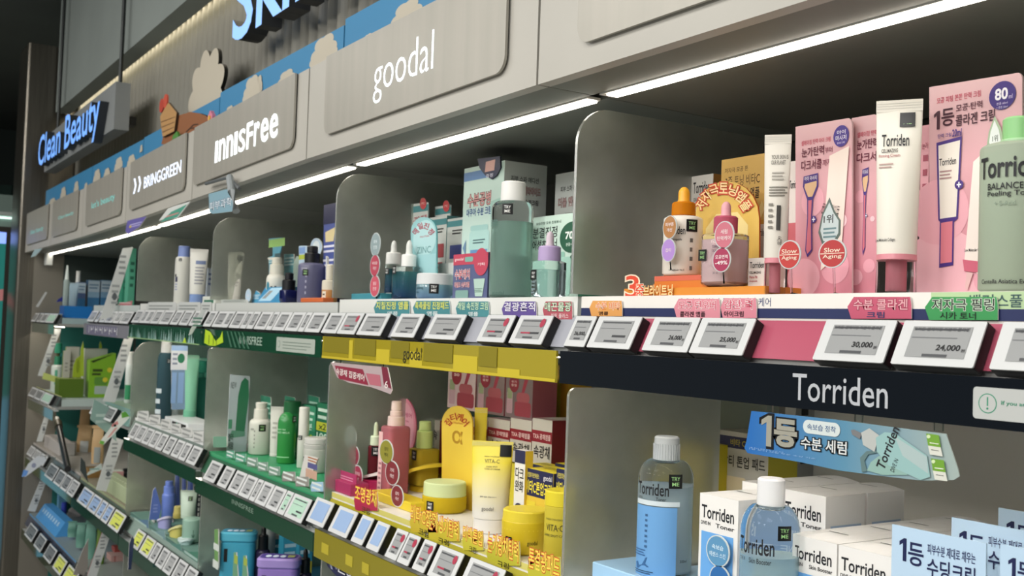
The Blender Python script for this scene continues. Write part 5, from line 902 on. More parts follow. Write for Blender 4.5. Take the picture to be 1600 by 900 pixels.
g = thing('hanging_banner', 'dark navy banner with pale letters below the olive yellow strip', 'banner', (px2x(560, -.012, 1.06), -.012, 1.06)); ox = g.location.x
def hb2(px, py): q = at(px, py, Y=-.012); return (q.x - ox, q.z - 1.06)
b = MB(); b.prism([hb2(*p) for p in ((501, 855), (512, 885), (530, 905), (620, 950), (700, 960), (600, 905))], 0, .0008, C('#23264a', .3)); sf = flat(0); b.o = .0006
p = hb2(527, 893); q = hb2(566, 893); mz = hb2(546, 893)[1]; b.otxt('단3일', p[0], mz - .010, q[0], mz + .010, '#d8d8e0', '#14162c', sf, .03, .09, .0)
for a in (512, 519): b.poly([hb2(*p) for p in ((a, 869), (a + 3, 871), (a + 9, 890), (a + 6, 889))], '#8a8fa8', sf)
b.build('sheet', g); b = MB(); b.box(-.2 * 0 - .004, .004, .001, .003, -.0, .03, CLEAR); b.build('hanger', g)

# ------------------------------------------------------------------ dark green-strip bay, top shelf
SG1 = 1.5405
def bot(l, r, S_, Y, t, col, label, caps, **k): return vessel(l, r, S_, Y, t, None, col, label, caps=caps, **k)
squeeze_tube(357, 382, 393, SG1, .05, 462, '#d9d6cc', '#d5d2c8', 'white tube with a black sticker alone at the left of the dark green-strip bay', capw=.85, prints=[('l', .2, .2, .8, .5, 4, '#b5b2a8')], test=(376, 401, 8))
standee(rrpx(345, 468, 386, 488, 2), .025, SG1, '#b9beb9', [('l', .1, .2, .9, .8, 3, '#8a908c')], 'low grey card before the white tube with a black sticker', foot=False)
wobbler([(388, 462, 4, 10, '#b9cfe0', ('진정',)), (387, 482, 4, 8, '#8fb4d0', ('수분',))], .03, SG1, 'two-disc pale blue wobbler beside the white tube with a black sticker')
standee([(393, 490), (406, 490), (406, 458), (400, 454), (393, 470)], .04, SG1, '#4f9cc0', [('l', .1, .3, .9, .7, 3, '#cfe4ee')], 'small sky blue slanted card left of the blue wedge box', foot=False)
g = thing('display_box', 'blue wedge shaped box with pictured tips on its slanted face', 'box', (px2x(419, .03, SG1), .028, SG1))
wd = px2x(434, .03, SG1) - px2x(398, .03, SG1)
b = MB(); b.xprism([(0, 0), (.05, 0), (.05, .036), (.02, .036)], -wd / 2, wd / 2, C('#2f86b4', .4)); sfw = lambda u, v, o: (u, v * .55 - o, v)
b.poly([(-wd * .45, .004), (wd * .1, .004), (wd * .3, .034), (-wd * .2, .034)], '#a9d0e6', sfw)
for j in range(3): b.poly([(-wd * .34 + .008 * j, .010), (-wd * .30 + .008 * j, .010), (-wd * .16 + .008 * j, .028), (-wd * .20 + .008 * j, .028)], '#8a7a6c', sfw)
b.build('body', g)
standee([(420, 490), (442, 490), (441, 446), (436, 400), (440, 385), (441, 371), (420, 373), (420, 383), (426, 386), (426, 400), (420, 402)], .10, SG1, '#5f9cb0', [('r', .02, .86, .94, .98, '#8fb86a'), ('l', .05, .62, .28, .72, 3, '#cfe4e4'), ('r', .4, .7, .72, .76, '#3f5a60')], 'teal cut-out stand card behind the white pump bottle', '#4f8c9e')
standee(rrpx(444, 397, 459, 440, 1), .13, SG1, '#5f9aa0', [('l', .1, .55, .9, .9, 3, '#cfe0dc')], 'teal card with pale letters behind the navy dropper bottle')
standee([(454, 490), (470, 490), (468, 402), (463, 400), (459, 410)], .115, SG1, '#9fb0a4', [], 'sage green sloped card left of the violet grey pump bottle')
bot(415, 446, SG1, .045, 427, '#d9d7cc', 'small white pump bottle with a teal oval print', [('collar', .72, .70, 428, 411, '#d5d2c4'), ('pump', .5, .5, 411, 400, '#d9d6c8', 'spout')], prints=[('e', .12, .72, .14, .2, '#2f7f94'), ('l', .35, .3, .5, .8, 2, '#4a4a46'), ('l', .62, .4, .75, .8, 2, '#4a4a46')], shoulder=.2, neck=.6)
bot(438, 463, SG1, .03, 452, C('#141a4c', .15, spec=.6), 'short navy bottle with a black cap', [('collar', .85, .85, 453, 436, '#0d0e14'), ('cap', .55, .55, 436, 425, '#0d0e14')], shoulder=.08, neck=.8, sq=.25)
bot(464, 507, SG1, .04, 408, '#62627e', 'violet grey pump bottle with a black pump', [('collar', .56, .56, 409, 392, '#0e0f14'), ('pump', .40, .40, 392, 381, '#0e0f14')], prints=[('t', 'DEEP', .2, .88, .5, .94, '#b9b9c8', .02), ('l', .42, .2, .5, .8, 4, '#9a9ab0')], test=(476, 425, 10), shoulder=.08, neck=.6, tgreen=True)
standee(rrpx(467, 384, 480, 486, 2), .09, SG1, '#b9cfe2', [('r', .05, .76, .95, .84, '#b5c24a'), ('r', .05, .86, .6, .97, '#7f9fd0')], 'small pale blue card behind the violet grey pump bottle', foot=True)
standee(disc(494, 386, 9, 14), .11, None, '#b9cde0', [('e', .5, .5, .3, .35, '#dfe8ee')], 'round silver card behind the black pump', foot=True)
standee([(504, 490), (524, 490), (523, 325), (519, 318), (512, 322), (506, 332)], .09, SG1, '#4d5a9a', [('r', 0, .80, 1, 1, '#23264a'), ('p', [(.15, .72), (.8, .76), (.7, .62), (.2, .62)], C('#d8c89a', .4)), ('l', .1, .50, .9, .60, 2, '#d8d8e8'), ('l', .1, .36, .8, .46, 2, '#d8d8e8'), ('e', .75, .28, .18, -.18, '#2a2f66')], 'tall indigo card with a gold print beside the bronze divider', '#2a2f5c')
standee([(508, 490), (511, 490), (511, 402), (509, 400)], .05, SG1, '#c9ccd4', [], 'thin white upright strip right of the violet grey bottle', foot=False, thick=.004)
bot(502, 527, SG1, .03, 452, '#c08a52', 'small amber bottle with a cream cap beside the divider', [('collar', 1.0, 1.0, 453, 437, '#d9d2c0'), ('cap', .55, .55, 437, 412, '#d9d2c0')], prints=[('r', .0, .1, .4, .9, '#e2dccb'), ('l', .08, .2, .3, .8, 2, '#5a4a38')], shoulder=.04, neck=.9)
g = thing('display_box', 'low orange box with small pictures before the amber bottle', 'box', (px2x(488, .02, SG1), .017, SG1))
b = MB(); b.rb(0, .012, 0, .009, px2x(505, .02, SG1) - px2x(470, .02, SG1), .022, .001, C('#cf6a3a', .4)); b.rect(-.05, .003, .02, .021, '#d8c8b4', top(.009)); b.build('body', g)

# ------------------------------------------------------------------ dark green-strip bay, second shelf
SG2 = 1.1785
def Yb(px, py, S_): return max(.016, at(px, py, Z=S_).y)
XS = True
standee([(354, 708), (384, 712), (391, 588), (360, 585)], .07, SG2, '#a9b5ba', [('t', 'NEW', .06, .82, .34, .9, '#3a4a44', .0), ('p', [(.38, .26), (.84, .26), (.98, .72), (.92, .92), (.74, .96), (.56, .90), (.44, .72)], C('#2f7050', .3)), ('p', [(.1, .18), (.86, .2), (.86, .26), (.2, .28)], C('#5f8f7a', .4)), ('t', '멜라', .04, .14, .3, .24, '#1c2a24', .03), ('t', '세럼', .04, .04, .3, .13, '#1c2a24', .03), ('r', .02, .3, .2, .42, '#4f8f70')], 'tall grey card reading NEW with a dark green tube pictured', '#c9cfcf')
XS = False
standee(rrpx(333, 682, 354, 699, 1), .02, SG2, '#6f9c84', [], 'low green card at the foot of the frosted divider', foot=False)
b = bot(363, 374, SG2, Yb(368, 703, SG2), 686, '#c3d42e', 'tiny lime vial before the grey card reading NEW', [('cap', .5, .4, 687, 677, '#3a3f3a')], shoulder=.15, neck=.5)
standee([(368, 703), (386, 706), (388, 694), (378, 693)], .10, SG2, '#d9d0d0', [('l', .2, .3, .8, .7, 2, '#b08a90')], 'small crumpled white leaflet beside the tiny lime vial', foot=False)
bot(388, 424, SG2, Yb(405, 716, SG2), 659, '#d3d3c9', 'white pump bottle with a black sticker on the green shelf', [('collar', .64, .62, 660, 642, '#d5d3c8'), ('pump', .48, .52, 642, 632, '#d5d3c8')], prints=[('t', '세라마이드', .1, .80, .34, .88, '#6a6a62'), ('l', .36, .2, .42, .85, 5, '#8a8a82')], test=(409, 673, 11), shoulder=.14, neck=.62, tgreen=True)
for i, (l, r, t, nm) in enumerate(((407, 423, 617, 'left'), (445, 461, 618, 'middle'), (482, 498, 617, 'right'))):
    standee([(l, 690), (r, 690), (r, t + 4), (l, t)], .138 + .04 * i, SG2, '#2f7f64', [('l', .1, .6, .9, .9, 3, '#a9cfc0'), ('t', '30', .2, .45, .8, .58, '#cfe4d8', .02)], 'green shelf card with pale letters, %s of three at the back' % nm, group='green shelf cards')
squeeze_tube(423, 444, 637, SG2, .12, 712, '#d3d2ca', '#d3d2ca', 'white tube behind the rounded green bottle', capw=.9, prints=[('l', .2, .3, .6, .7, 4, '#a9a89f')])
bot(441, 469, SG2, .125, 648, '#1f6a3c', 'dark green bottle with a tall dark green cap', [('cap', 1.0, .98, 649, 629, '#1c5a34')], shoulder=.03, neck=.9)
bot(433, 462, SG2, Yb(447, 729, SG2), 647, graded('green_fade', '#3f9a4c', '#2f8444', 0, .1, .25), 'bright green rounded bottle in front on the green shelf', [], prints=[('t', 'GREEN TEA', .05, .84, .6, .88, '#a9d8b0'), ('t', 'SEED MILK', .05, .76, .8, .81, '#a9d8b0'), ('l', .1, .14, .8, .2, 1, '#8fd09a')], test=(459, 660, 10), shoulder=.22, neck=.15)
bot(464, 482, SG2, Yb(473, 734, SG2), 686, '#d6d5cd', 'slim white stick bottle with a black sticker beside the grey jar', [('cap', .92, .92, 687, 637, '#d9d8d0')], test=(468, 684, 7), shoulder=.02, neck=.93)
carton(470, 492, 633, SG2, .17, .05, '#2f8060', [('r', 0, .55, 1, 1, '#3f9270'), ('l', .1, .7, .9, .92, 2, '#cfe4d8'), ('t', '수분', .1, .56, .8, .68, '#dff0e6', .02), ('e', .75, .3, .2, -.28, '#b9c82e'), ('t', 'x2', .62, .25, .88, .36, '#1c3a2a', .02), ('r', 0, 0, 1, .16, '#9ab0a6')], 'green carton with a lime disc behind the slim white stick')
carton(494, 513, 630, SG2, .16, .05, '#1f7050', [('l', .1, .72, .9, .95, 2, '#cfe4d8'), ('r', 0, .56, 1, .70, '#c3c83a'), ('t', 'x2', .2, .58, .8, .68, '#1c2a20', .02), ('t', '100', .05, .42, .95, .53, '#cfe4d8', .02), ('l', .1, .1, .9, .38, 3, '#8fc0a8')], 'green carton with a yellow band reading x2')
bot(473, 516, SG2, Yb(494, 745, SG2), 706, C('#c3c0ba', .4), 'grey white jar with a ridged lid on the green shelf', [('lid', 1.0, 1.0, 707, 699, '#bab8b4'), ('lid_top', .98, .95, 699, 689, '#c6c4c0')], cat='jar', name='jar', test=(474, 718, 10), shoulder=.05, neck=.93)
standee([(468, 745), (484, 749), (497, 716), (487, 713), (476, 711)], .022, SG2, '#d5d2cc', [('r', .35, .1, .98, .45, '#c9a48f'), ('r', .45, .5, .98, .72, '#5a5a8a'), ('l', .45, .75, .98, .98, 2, '#b0714a')], 'small printed leaflet tag leaning at the grey white jar', foot=False)
for i, (l, r, t, bm, c_) in enumerate(((353, 366, 704, 716, '#5fa58a'), (367, 384, 709, 722, '#5fa58a'), (385, 402, 715, 729, '#7f9c8c'), (402, 418, 722, 736, '#7f9c8c'), (419, 437, 729, 743, '#7f9c8c'), (440, 461, 737, 752, '#93918a'), (461, 482, 745, 760, '#93918a'), (485, 505, 753, 768, '#9fc3da'))):
    topper(l, r, t, bm, .012, [('l', .1, .2, .9, .85, 2, '#dfe6e2')], '%s small label card from the left on the lower dark green rail' % ORD[i].capitalize(), c_, '#cfd6d2', 'small label cards')

# ------------------------------------------------------------------ dark green-strip bay, third shelf
SG3 = .8725
def pad_tub(l, r, t, lidb, Y, body, lid, label, top_col):
    """Rounded square pad container with a printed lid."""
    S_ = SG3; zt = zat((l + r) / 2, t, Y); x, W = roundpos(l, r, Y, zt); H = zt - S_; D = W * .62; g = thing('pad_tub', label, 'tub', (x, Y, S_), facing(x, Y) * .85)
    hl = H * .82; b = MB(); b.rb(0, 0, 0, hl, W * .94, D * .94, D * .28, C(body, .35), .004); b.build('body', g)
    b = MB(); b.rb(0, 0, hl - .001, H, W, D, D * .3, C(lid, .35), .004); b.build('lid', g)
    b = MB(); b.poly([(p[0], p[1]) for p in rr(W * .86, D * .8, D * .24)], top_col, top(H))
    for q in (-.25, -.08, .09): b.ell(W * q, -.002, W * .07, D * .2, '#d5e2ee', top(H))
    b.rect(W * .2, -D * .2, W * .36, D * .2, '#a9b46a', top(H)); b.build('lid_print', g)
    b = MB(); b.rect(-W * .34, hl * .55, -W * .24, hl * .85, BLACK, flat(-D * .472)); b.build('tester_sticker', g); return g
pad_tub(345, 403, 829, 846, .065, '#3f9ab4', '#4fa8c0', 'large teal blue pad container in the dark green-strip bay', '#2f7fa0')
pad_tub(403, 471, 869, 885, .065, '#8a72b8', '#9a86c4', 'large violet pad container in front of the teal one', '#4a3a8c')
for i, (l, r, t, p1, p2, p3, Y, nm) in enumerate(((398, 421, 864, 856, 841, 826, .098, 'black dropper bottle between the teal and violet containers'), (464, 486, 900, 892, 877, 862, .11, 'black dropper bottle right of the violet container'))):
    bot(l, r, SG3, Y, t, C('#2a2440', .2), nm, [('collar', .72, .70, t + 1, p2, BLACK), ('bulb', .4, .34, p2 + 1, p3, BLACK)], name='dropper_bottle', shoulder=.1, neck=.6)
XS = True
carton(424, 452, 842, SG3, .19, .06, '#1f6a7a', [('t', 'MED', .1, .76, .7, .84, '#cfe0e2', .02)], 'teal front carton with a grey top reading MED', sidecol='#8f8c88', topcol='#a3a09b')
vessel(408, 430, SG3, .145, 824, None, '#b0b5b2', 'round grey tub at the back under the dark green strip', cat='tub', name='tub', caps=[('lid', 1.02, .98, 825, 815, '#bcc0bd')], shoulder=.04, neck=.92)
carton(443, 466, 838, SG3, .16, .03, '#3fa0bc', [('r', .0, .3, 1, .55, '#5fb4c8'), ('l', .1, .6, .9, .9, 2, '#cfe8ee'), ('e', .75, .6, .18, -.2, '#d8c83a')], 'sky blue carton with a yellow dot right of the black dropper bottle', sidecol='#2f8aa4', topcol='#c9b83a')
carton(468, 489, 834, SG3, .19, .04, '#3f9cb8', [('r', .0, .1, 1, .5, '#c9b83a'), ('l', .1, .6, .9, .9, 2, '#cfe8ee')], 'sky blue carton with a yellow band at the back by the divider', sidecol='#2f8aa4')
XS = False
standee([(335, 887), (341, 887), (341, 827), (335, 827)], .012, SG3, '#6f9a5c', [('r', 0, .0, 1, .2, '#cfd6d0'), ('r', 0, .45, 1, .62, '#cfd6d0')], 'narrow green and white label strip left of the teal blue container', foot=False)
for i, (l, t, h_) in enumerate(((363, 863, 36), (378, 868, 32))): standee([(l, 905), (l + 9, 905), (l + 6, t), (l + 2, t)], .03, SG3, '#6a9a7a', [('r', .2, .6, .8, .9, '#9fb04a')], ('left' if i == 0 else 'right') + ' thin green pointed tag before the teal blue container', foot=False)

XS = True
# ------------------------------------------------------------------ mid green-strip bay, top shelf
SM1 = 1.5405
bot(272, 299, SM1, .05, 399, '#d3d3cc', 'white bottle with a periwinkle blue cap', [('cap', .70, .68, 401, 382, '#7f93cc')], prints=[('r', .0, .62, .18, .68, BLACK), ('r', .05, .5, .3, .62, '#2a3050'), ('l', .05, .3, .3, .48, 3, '#8a93b8')], test=(280, 405, 5), shoulder=.08, neck=.65)
squeeze_tube(297, 326, 387, SM1, .06, 459, '#d0d0ca', '#7f98c8', 'white tube with grey print and a periwinkle cap', capw=.85, prints=[('r', .35, .66, .95, .74, '#6a7aa0'), ('l', .35, .2, .9, .62, 6, '#8f9298')])
g = thing('display_box', 'small white topped green box right of the periwinkle tube', 'box', (px2x(323, .03, SM1), .03, SM1))
b = MB(); b.rb(0, .02, 0, .018, px2x(333, .03, SM1) - px2x(313, .03, SM1), .03, .001, C('#d5d8d0', .4)); b.rect(-.04, .001, .04, .009, '#2f6a54', flat(.005)); b.build('body', g)
carton(325, 336, 419, SM1, .12, .03, '#b9c3d0', [('l', .1, .5, .9, .9, 3, '#5f6f9a')], 'small blue white carton half hidden by the second divider')
for i, (l, r) in enumerate(((228, 275), (276, 313), (314, 330))):
    topper(l, r, 472, 488, .0105, [('l', .1, .2, .9, .8, 2, '#8f9492')], '%s label card from the left over the streaked green strip' % ORD[i], '#c9ccca', '#d5d7d5', 'label cards of the mid green bay')
standee([(316, 482), (322, 486), (300, 522), (295, 524), (298, 515)], -.034, None, '#cfd6d4', [('l', .2, .3, .8, .7, 3, '#5f8a7a')], 'white slanted leaflet hanging over the streaked green strip', foot=False)

# mid green-strip bay, second shelf
SM2 = 1.1945
bot(244, 270, SM2, .028, 552, C('#4a6a74', .1, trans=.5), 'tall smoky blue bottle with a white ribbed cap', [('cap', .62, .60, 553, 533, '#d9dcdc', 'ribs')], liquid=('#5a6064', .9), test=(262, 566, 7), prints=[('l', .0, .1, .5, .6, 3, '#c9d4d8')], shoulder=.12, neck=.6)
squeeze_tube(264, 284, 555, SM2, .075, 634, '#9fc3de', '#dfe6ea', 'pale blue tube beside the smoky blue bottle', capw=.9)
g = standee(rrpx(268, 540, 289, 640, 1), .022, None, C('#9fbfe2', .15, trans=.4), [('r', 0, .62, 1, 1, '#dfe4ea'), ('r', 0, .92, 1, 1, '#9fc0ea'), ('e', .62, .80, .22, -.30, '#2f7a5a'), ('l', .1, .68, .4, .9, 3, '#8a93a8'), ('r', .1, .1, .4, .58, '#8fb2dc'), ('r', .5, .1, .85, .58, '#8fb2dc')], 'clear blue hanging pack with a green disc on its white header', foot=False)
g = thing('display_block', 'white block with a dark label under the clear blue pack', 'block', (px2x(272, .05, SM2), .05, SM2))
wd = px2x(292, .05, SM2) - px2x(250, .05, SM2)
b = MB(); b.rb(0, .04, 0, .020, wd, .08, .001, C('#dfe3e4', .35)); b.rect(-.02, .002, wd * .42, .014, BLACK, flat(0.)); b.rect(.02, .003, .035, .013, '#6fb49a', flat(0.)); b.build('body', g)
squeeze_tube(289, 312, 556, SM2, .10, 645, '#7fc0a0', '#6fb494', 'mint green tube behind the teal bottle', capw=.9)
squeeze_tube(311, 327, 560, SM2, .165, 645, '#4fa58c', '#4fa58c', 'teal tube at the back beside the second divider', capw=.9)
bot(298, 326, SM2, Yb(311, 664, SM2), 592, C('#2f7a68', .15, trans=.35), 'teal bottle with a bright teal flip cap', [('cap', .62, .60, 584, 565, '#3fa98c'), ('neck', .4, .4, 593, 584, '#3f9a80')], liquid=('#2a6a5c', .88), test=(311, 597, 8), shoulder=.1, neck=.55, tgreen=True, sq=.25)
for i, (l, r, t, bm) in enumerate(((214, 232, 642, 657), (233, 250, 648, 663), (251, 266, 655, 670), (267, 282, 662, 676), (283, 300, 668, 683), (301, 318, 675, 690))):
    topper(l, r, t, bm, .011, [('l', .1, .15, .9, .85, 2, '#9a9d9b')], '%s white label card from the left on the white riser' % ORD[i].capitalize(), '#d5d6d3', '#dfe0de', 'white label cards on the riser')

# mid green-strip bay, third shelf
SM3 = .9085
standee([(233, 812), (248, 812), (252, 792), (243, 761), (239, 766)], .035, SM3, '#5f78c0', [('l', .3, .2, .7, .5, 3, '#8fa0d8')], 'periwinkle pointed card at the left of the third shelf')
bot(252, 273, SM3, .055, 776, '#6a82cc', 'periwinkle bottle with a stepped cap', [('collar', .8, .78, 778, 764, '#6f88d4'), ('cap', .6, .58, 764, 756, '#6f88d4')], shoulder=.1, neck=.75)
for i, (l, r, t, bm) in enumerate(((272, 281, 733, 795), (283, 291, 735, 790), (292, 302, 738, 786))):
    standee([(l, bm), (r, bm - 2), (r - 1, t + 6), (l + 2, t)], .10 + .012 * i, None, '#5668b4', [('r', .1, .1, .4, .9, '#7f8fd0')], '%s indigo hanging pouch from the left under the dark green strip' % ORD[i], foot=False, group='indigo hanging pouches')
g = standee([(303, 830), (318, 830), (318, 752), (303, 760)], .145, SM3, '#1c1c2a', [('r', .1 + .3 * a, .05 + .12 * c, .25 + .3 * a, .13 + .12 * c, '#c9c4c0') for a in range(3) for c in range(8)], 'dark card with a pale checker pattern by the second divider')
def oval_tray(cx, cy, rx_px, Y, col, rim, label, tilt):
    x, W = roundpos(cx - rx_px, cx + rx_px, Y, SM3 + .02); R = W / 2; g = thing('oval_holder', label, 'tray', (x, Y + R * .6, SM3))
    n = 32; an = [2 * math.pi * k / n for k in range(n)]; hz = zat(cx, cy, Y) - SM3
    b = MB(); b.loft([[(R * .8 * math.cos(a), R * .5 * math.sin(a), 0) for a in an], [(R * .85 * math.cos(a), R * .5 * math.sin(a), max(.006, hz * .8 + tilt * math.cos(a) * R)) for a in an]], C(col, .4)); b.build('base', g)
    b = MB(); b.loft([[(q * R * math.cos(a), q * R * .6 * math.sin(a), max(.006, hz * .8 + tilt * math.cos(a) * R) + dz) for a in an] for q, dz in ((.7, .0005), (1, .0005), (1, .006), (.75, .006))], C(rim, .4)); b.build('rim', g); return g
oval_tray(246, 812, 20, .022, '#9f9fd0', '#c9c6e0', 'lilac slanted oval holder on the third shelf', .35)
oval_tray(264, 828, 22, .018, '#c9c06a', '#dcd89a', 'yellow slanted oval holder with an olive jar', .4)
oval_tray(279, 850, 20, .016, '#a9c6c4', '#cfe2e2', 'pale blue slanted oval holder in front', .35)
vessel(270, 286, SM3 + .033, .05, 806, None, '#b0a45a', 'small olive jar in the yellow oval holder', cat='jar', name='jar', caps=[('lid', .9, .85, 807, 795, '#b9ae66')], shoulder=.06, neck=.9, test=(266, 811, 6))
bot(284, 316, SM3, Yb(300, 872, SM3) if False else .03, 818, '#8fb0a0', 'mint bottle with rounded shoulders on the third shelf', [], prints=[('t', '↓', .7, .2, .9, .6, '#2a5a48')], shoulder=.1, neck=.6)
squeeze_tube(282, 309, 771, zat(297, 818, .045) + .002, .045, 811, '#b9ccbc', '#b5c8b8', 'pale sage tube standing on the mint bottle', capw=.85, test=(299, 786, 7), tgreen=True)
for i, (l, r, t, bm, c_) in enumerate(((206, 232, 812, 836, '#5f7f9a'), (233, 258, 830, 856, '#7f9fa4'), (259, 283, 850, 876, '#5f8f84'), (284, 312, 862, 894, '#4f8470'))):
    topper(l, r, t, bm, .012, [('l', .1, .2, .9, .8, 3, '#a9c4bc')], '%s tinted label card from the left on the third rail with lime tags' % ORD[i].capitalize(), c_, '#9fb4b4', 'tinted label cards')
standee([(200, 890), (205, 890), (210, 842), (206, 838), (202, 850)], -.05, None, '#2f3a5a', [], 'dark blue upright slip at the left end of the rail with lime tags', foot=False)

# ------------------------------------------------------------------ lilac-strip bay
SL1 = 1.5355
def side_board(pts, Y, label, edge='#c9cccb', extra=()):
    return standee(pts, Y, None, '#c6cac9', [('l', .55, .60, .78, .9, 4, '#8a8f90'), ('l', .35, .2, .6, .5, 4, '#9a9fa0'), ('e', .45, .32, .08, .05, '#5a6064')] + list(extra), label, edge, 'side_board', 'sign', 'slanted side boards', .004, foot=False)
side_board([(192, 388), (208, 386), (175, 496), (156, 500)], .0, 'white slanted side board on the top shelf of the lilac-strip bay')
side_board([(195, 526), (209, 527), (180, 629), (161, 627)], .0, 'white slanted side board under the grey lilac strip')
side_board([(176, 682), (193, 688), (166, 768), (150, 765)], .0, 'white slanted side board right of the kraft pouches')
side_board([(160, 830), (172, 837), (150, 903), (136, 900)], .0, 'white slanted side board with a red edge at the bottom left', edge='#9a3a48')
for i, (pts, nm) in enumerate((([(85, 514), (96, 514), (68, 588), (59, 587)], 'below the top rail'), ([(76, 630), (83, 632), (66, 690), (57, 690)], 'below the second rail'), ([(66, 744), (74, 748), (55, 800), (43, 798)], 'below the third rail'))):
    side_board(pts, .01, 'pale slanted side board beside the steel column ' + nm)
for i, (l, r, t, c_) in enumerate(((193, 203, 400, '#2f8066'), (203, 213, 388, '#4f9a80'))):
    carton(l, r, t, SL1, .10, .05, c_, [('l', .2, .3, .8, .8, 4, '#1f5a48')], ('darker' if i == 0 else 'lighter') + ' tall green carton beside the left divider of the mid green bay', group='tall green cartons')
standee([(183, 483), (206, 481), (207, 470), (188, 474)], .02, SL1, '#c98088', [('l', .1, .3, .9, .7, 1, '#e8d0d0')], 'small pink sign low beside the tall green cartons', foot=False)
SL2 = 1.2135
bot(195, 208, SL2, .05, 570, '#cfd6d2', 'white and green bottle beside the frosted divider', [('cap', .9, .9, 571, 550, '#d9dcd8')], prints=[('r', 0, .1, 1, .5, '#2f8a5c')], shoulder=.06, neck=.8)
standee([(141, 655), (182, 690), (178, 640), (147, 624)], -.026, None, C('#86a49c', .2), [('l', .2, .4, .9, .7, 2, '#a9c0b8')], 'grey green glossy card over the second rail of the lilac bay', foot=False)
g = standee([(155, 692), (162, 695), (203, 652), (192, 643)], -.04, None, '#dfe2dc', [('p', [(.72, .80), (.98, .85), (.84, 1), (.70, .96)], C('#5fa03c', .4)), ('p', [(.0, .05), (.14, .0), (.18, .1), (.04, .14)], C('#6fae4a', .4)), ('p', [(.40, .52), (.62, .62), (.58, .72), (.38, .6)], C('#d08a88', .4)), ('p', [(.25, .2), (.35, .24), (.6, .52), (.5, .5)], C('#d8a09a', .4)), ('e', .5, .58, .05, .04, '#2a2a2a')], 'diagonal white strip card with green ends and red marks', foot=False)
SL3 = .9125
def pouch(l, r, t, Y, label, col='#c0a074', lab='#b5b8b6', S_=SL3, grp='kraft pouches'):
    """A standing gusseted pouch: wide round base, flat sealed top."""
    zt = zat((l + r) / 2, t, Y); x, W = roundpos(l, r, Y, (S_ + zt) / 2); H = zt - S_; g = thing('pouch', label, 'pouch', (x, Y + W * .3, S_), rz=facing(x, Y) * .9, group=grp); n = 10; rings = []
    for k in range(n):
        f = k / (n - 1); rings.append([(p[0], p[1] + .004 * math.sin(f * 7), H * f * .93) for p in el(W / 2 * (.92 + .08 * math.sin(f * 5)), max(W * .28 * (1 - f ** 1.4), .002), 28)])
    b = MB(); b.loft(rings, noisy('pouch_paper', col, col, 20, .6, bump=.3) if False else C(col, .55)); b.build('body', g)
    b = MB(); b.box(-W / 2, W / 2, -.0015, .0015, H * .92, H, C(col, .5)); b.build('seal', g)
    if lab:
        b = MB(); b.o = .001; sf = slope(lambda u, v: -max(W * .28 * (1 - max(0, min(1, v / (H * .93))) ** 1.4), .002) * math.sqrt(max(0, 1 - (u / (W / 2)) ** 2))); 
        for k in range(6): b.rect(-W * .25, H * (.08 + .1 * k), W * .25, H * (.185 + .1 * k), lab, sf, 6)
        b.build('label', g)
    return g
pouch(118, 136, 632, .20, 'kraft pouch, tallest and backmost of three', lab=None); pouch(112, 138, 664, .13, 'kraft pouch with a grey white label, front one'); pouch(137, 157, 664, .11, 'kraft pouch with a grey label, right one', lab='#8f9592')
carton(117, 122, 630, SL3, .25, .03, '#b08a80', [], 'thin reddish carton edge left of the backmost kraft pouch')
bot(84, 112, .9225, .11, prow(98, .11, .985), '#5a4436', 'amber jar with a white lid behind the long black dropper', [('lid', 1.05, 1.0, prow(98, .11, .984), prow(98, .11, 1.006), '#d5d8d6')], cat='jar', name='jar', prints=[('r', .1, .1, .3, .9, '#c9a080'), ('r', .55, .1, .75, .9, '#c9a080')], shoulder=.03, neck=.95)
g = thing('dropper_stick', 'long black dropper leaning forward over the third rail', 'dropper', (px2x(98, -.02, .93), -.02, .93))
o = g.location; pa = at(92, 668, Y=.03) - o; pb = at(106, 733, Y=-.015) - o
b = MB(); b.tube([pa, pb], .012, C('#2a2a2c', .3), 14); b.build('barrel', g); b = MB(); b.tube([pa, pa + (pa - pb) * .14], .016, C('#3c3a2a', .4), 14); b.build('collar', g); b = MB(); b.tube([pa + (pa - pb) * .14, pa + (pa - pb) * .26], .008, C('#c9c9c6', .4), 12); b.build('bulb', g)
standee([(125, 735), (138, 755), (133, 722), (126, 714)], -.02, None, '#3c4444', [], 'dark pointed slip before the right kraft pouch', foot=False)
standee([(134, 744), (160, 733), (158, 724), (138, 738)], .04, SL3 + .05 if False else None, '#c6d6d2', [('l', .2, .4, .8, .7, 1, '#8fb0aa')], 'pale folded leaflet beside the third slanted board', foot=False)
carton(137, 158, prow(147, .05, SL3 + .035), SL3, .05, .05, '#8a6a3c', [], 'low brown carton below the pale folded leaflet', topcol='#6a5230')
g = thing('display_box', 'pale green long box with dashes before the frosted divider', 'box', (px2x(180, .03, SL3), .03, SL3))
b = MB(); b.rb(-.0, .02, 0, .05, .40, .05, .002, C('#a9b592', .45)); 
for k in range(9): b.rect(-.16 + .036 * k, .012, -.142 + .036 * k, .018, '#d5dcc4', top(.05))
b.build('body', g)
carton(177, 193, prow(185, .085, SL3 + .05), SL3, .085, .06, '#c99a98', [('r', 0, .0, 1, .4, '#b98884')], 'pink carton by the frosted divider on the third shelf', topcol='#c3c9bc')
bot(190, 202, SL3, .085 if False else .10, prow(196, .10, SL3 + .045), BLACK, 'black round bottle beside the pink carton', [('cap', .8, .8, prow(196, .10, SL3 + .044), prow(196, .10, SL3 + .058), BLACK)], shoulder=.1, neck=.8)
SL4 = .6175
for i, (l, r, t) in enumerate(((101, 116, 814), (114, 130, 816), (127, 146, 812))):
    pouch(l, r, t, .06 - .008 * i, '%s teal green pouch from the left on the lowest shelf' % ORD[i], '#5f8f80', None, SL4, 'teal green pouches')
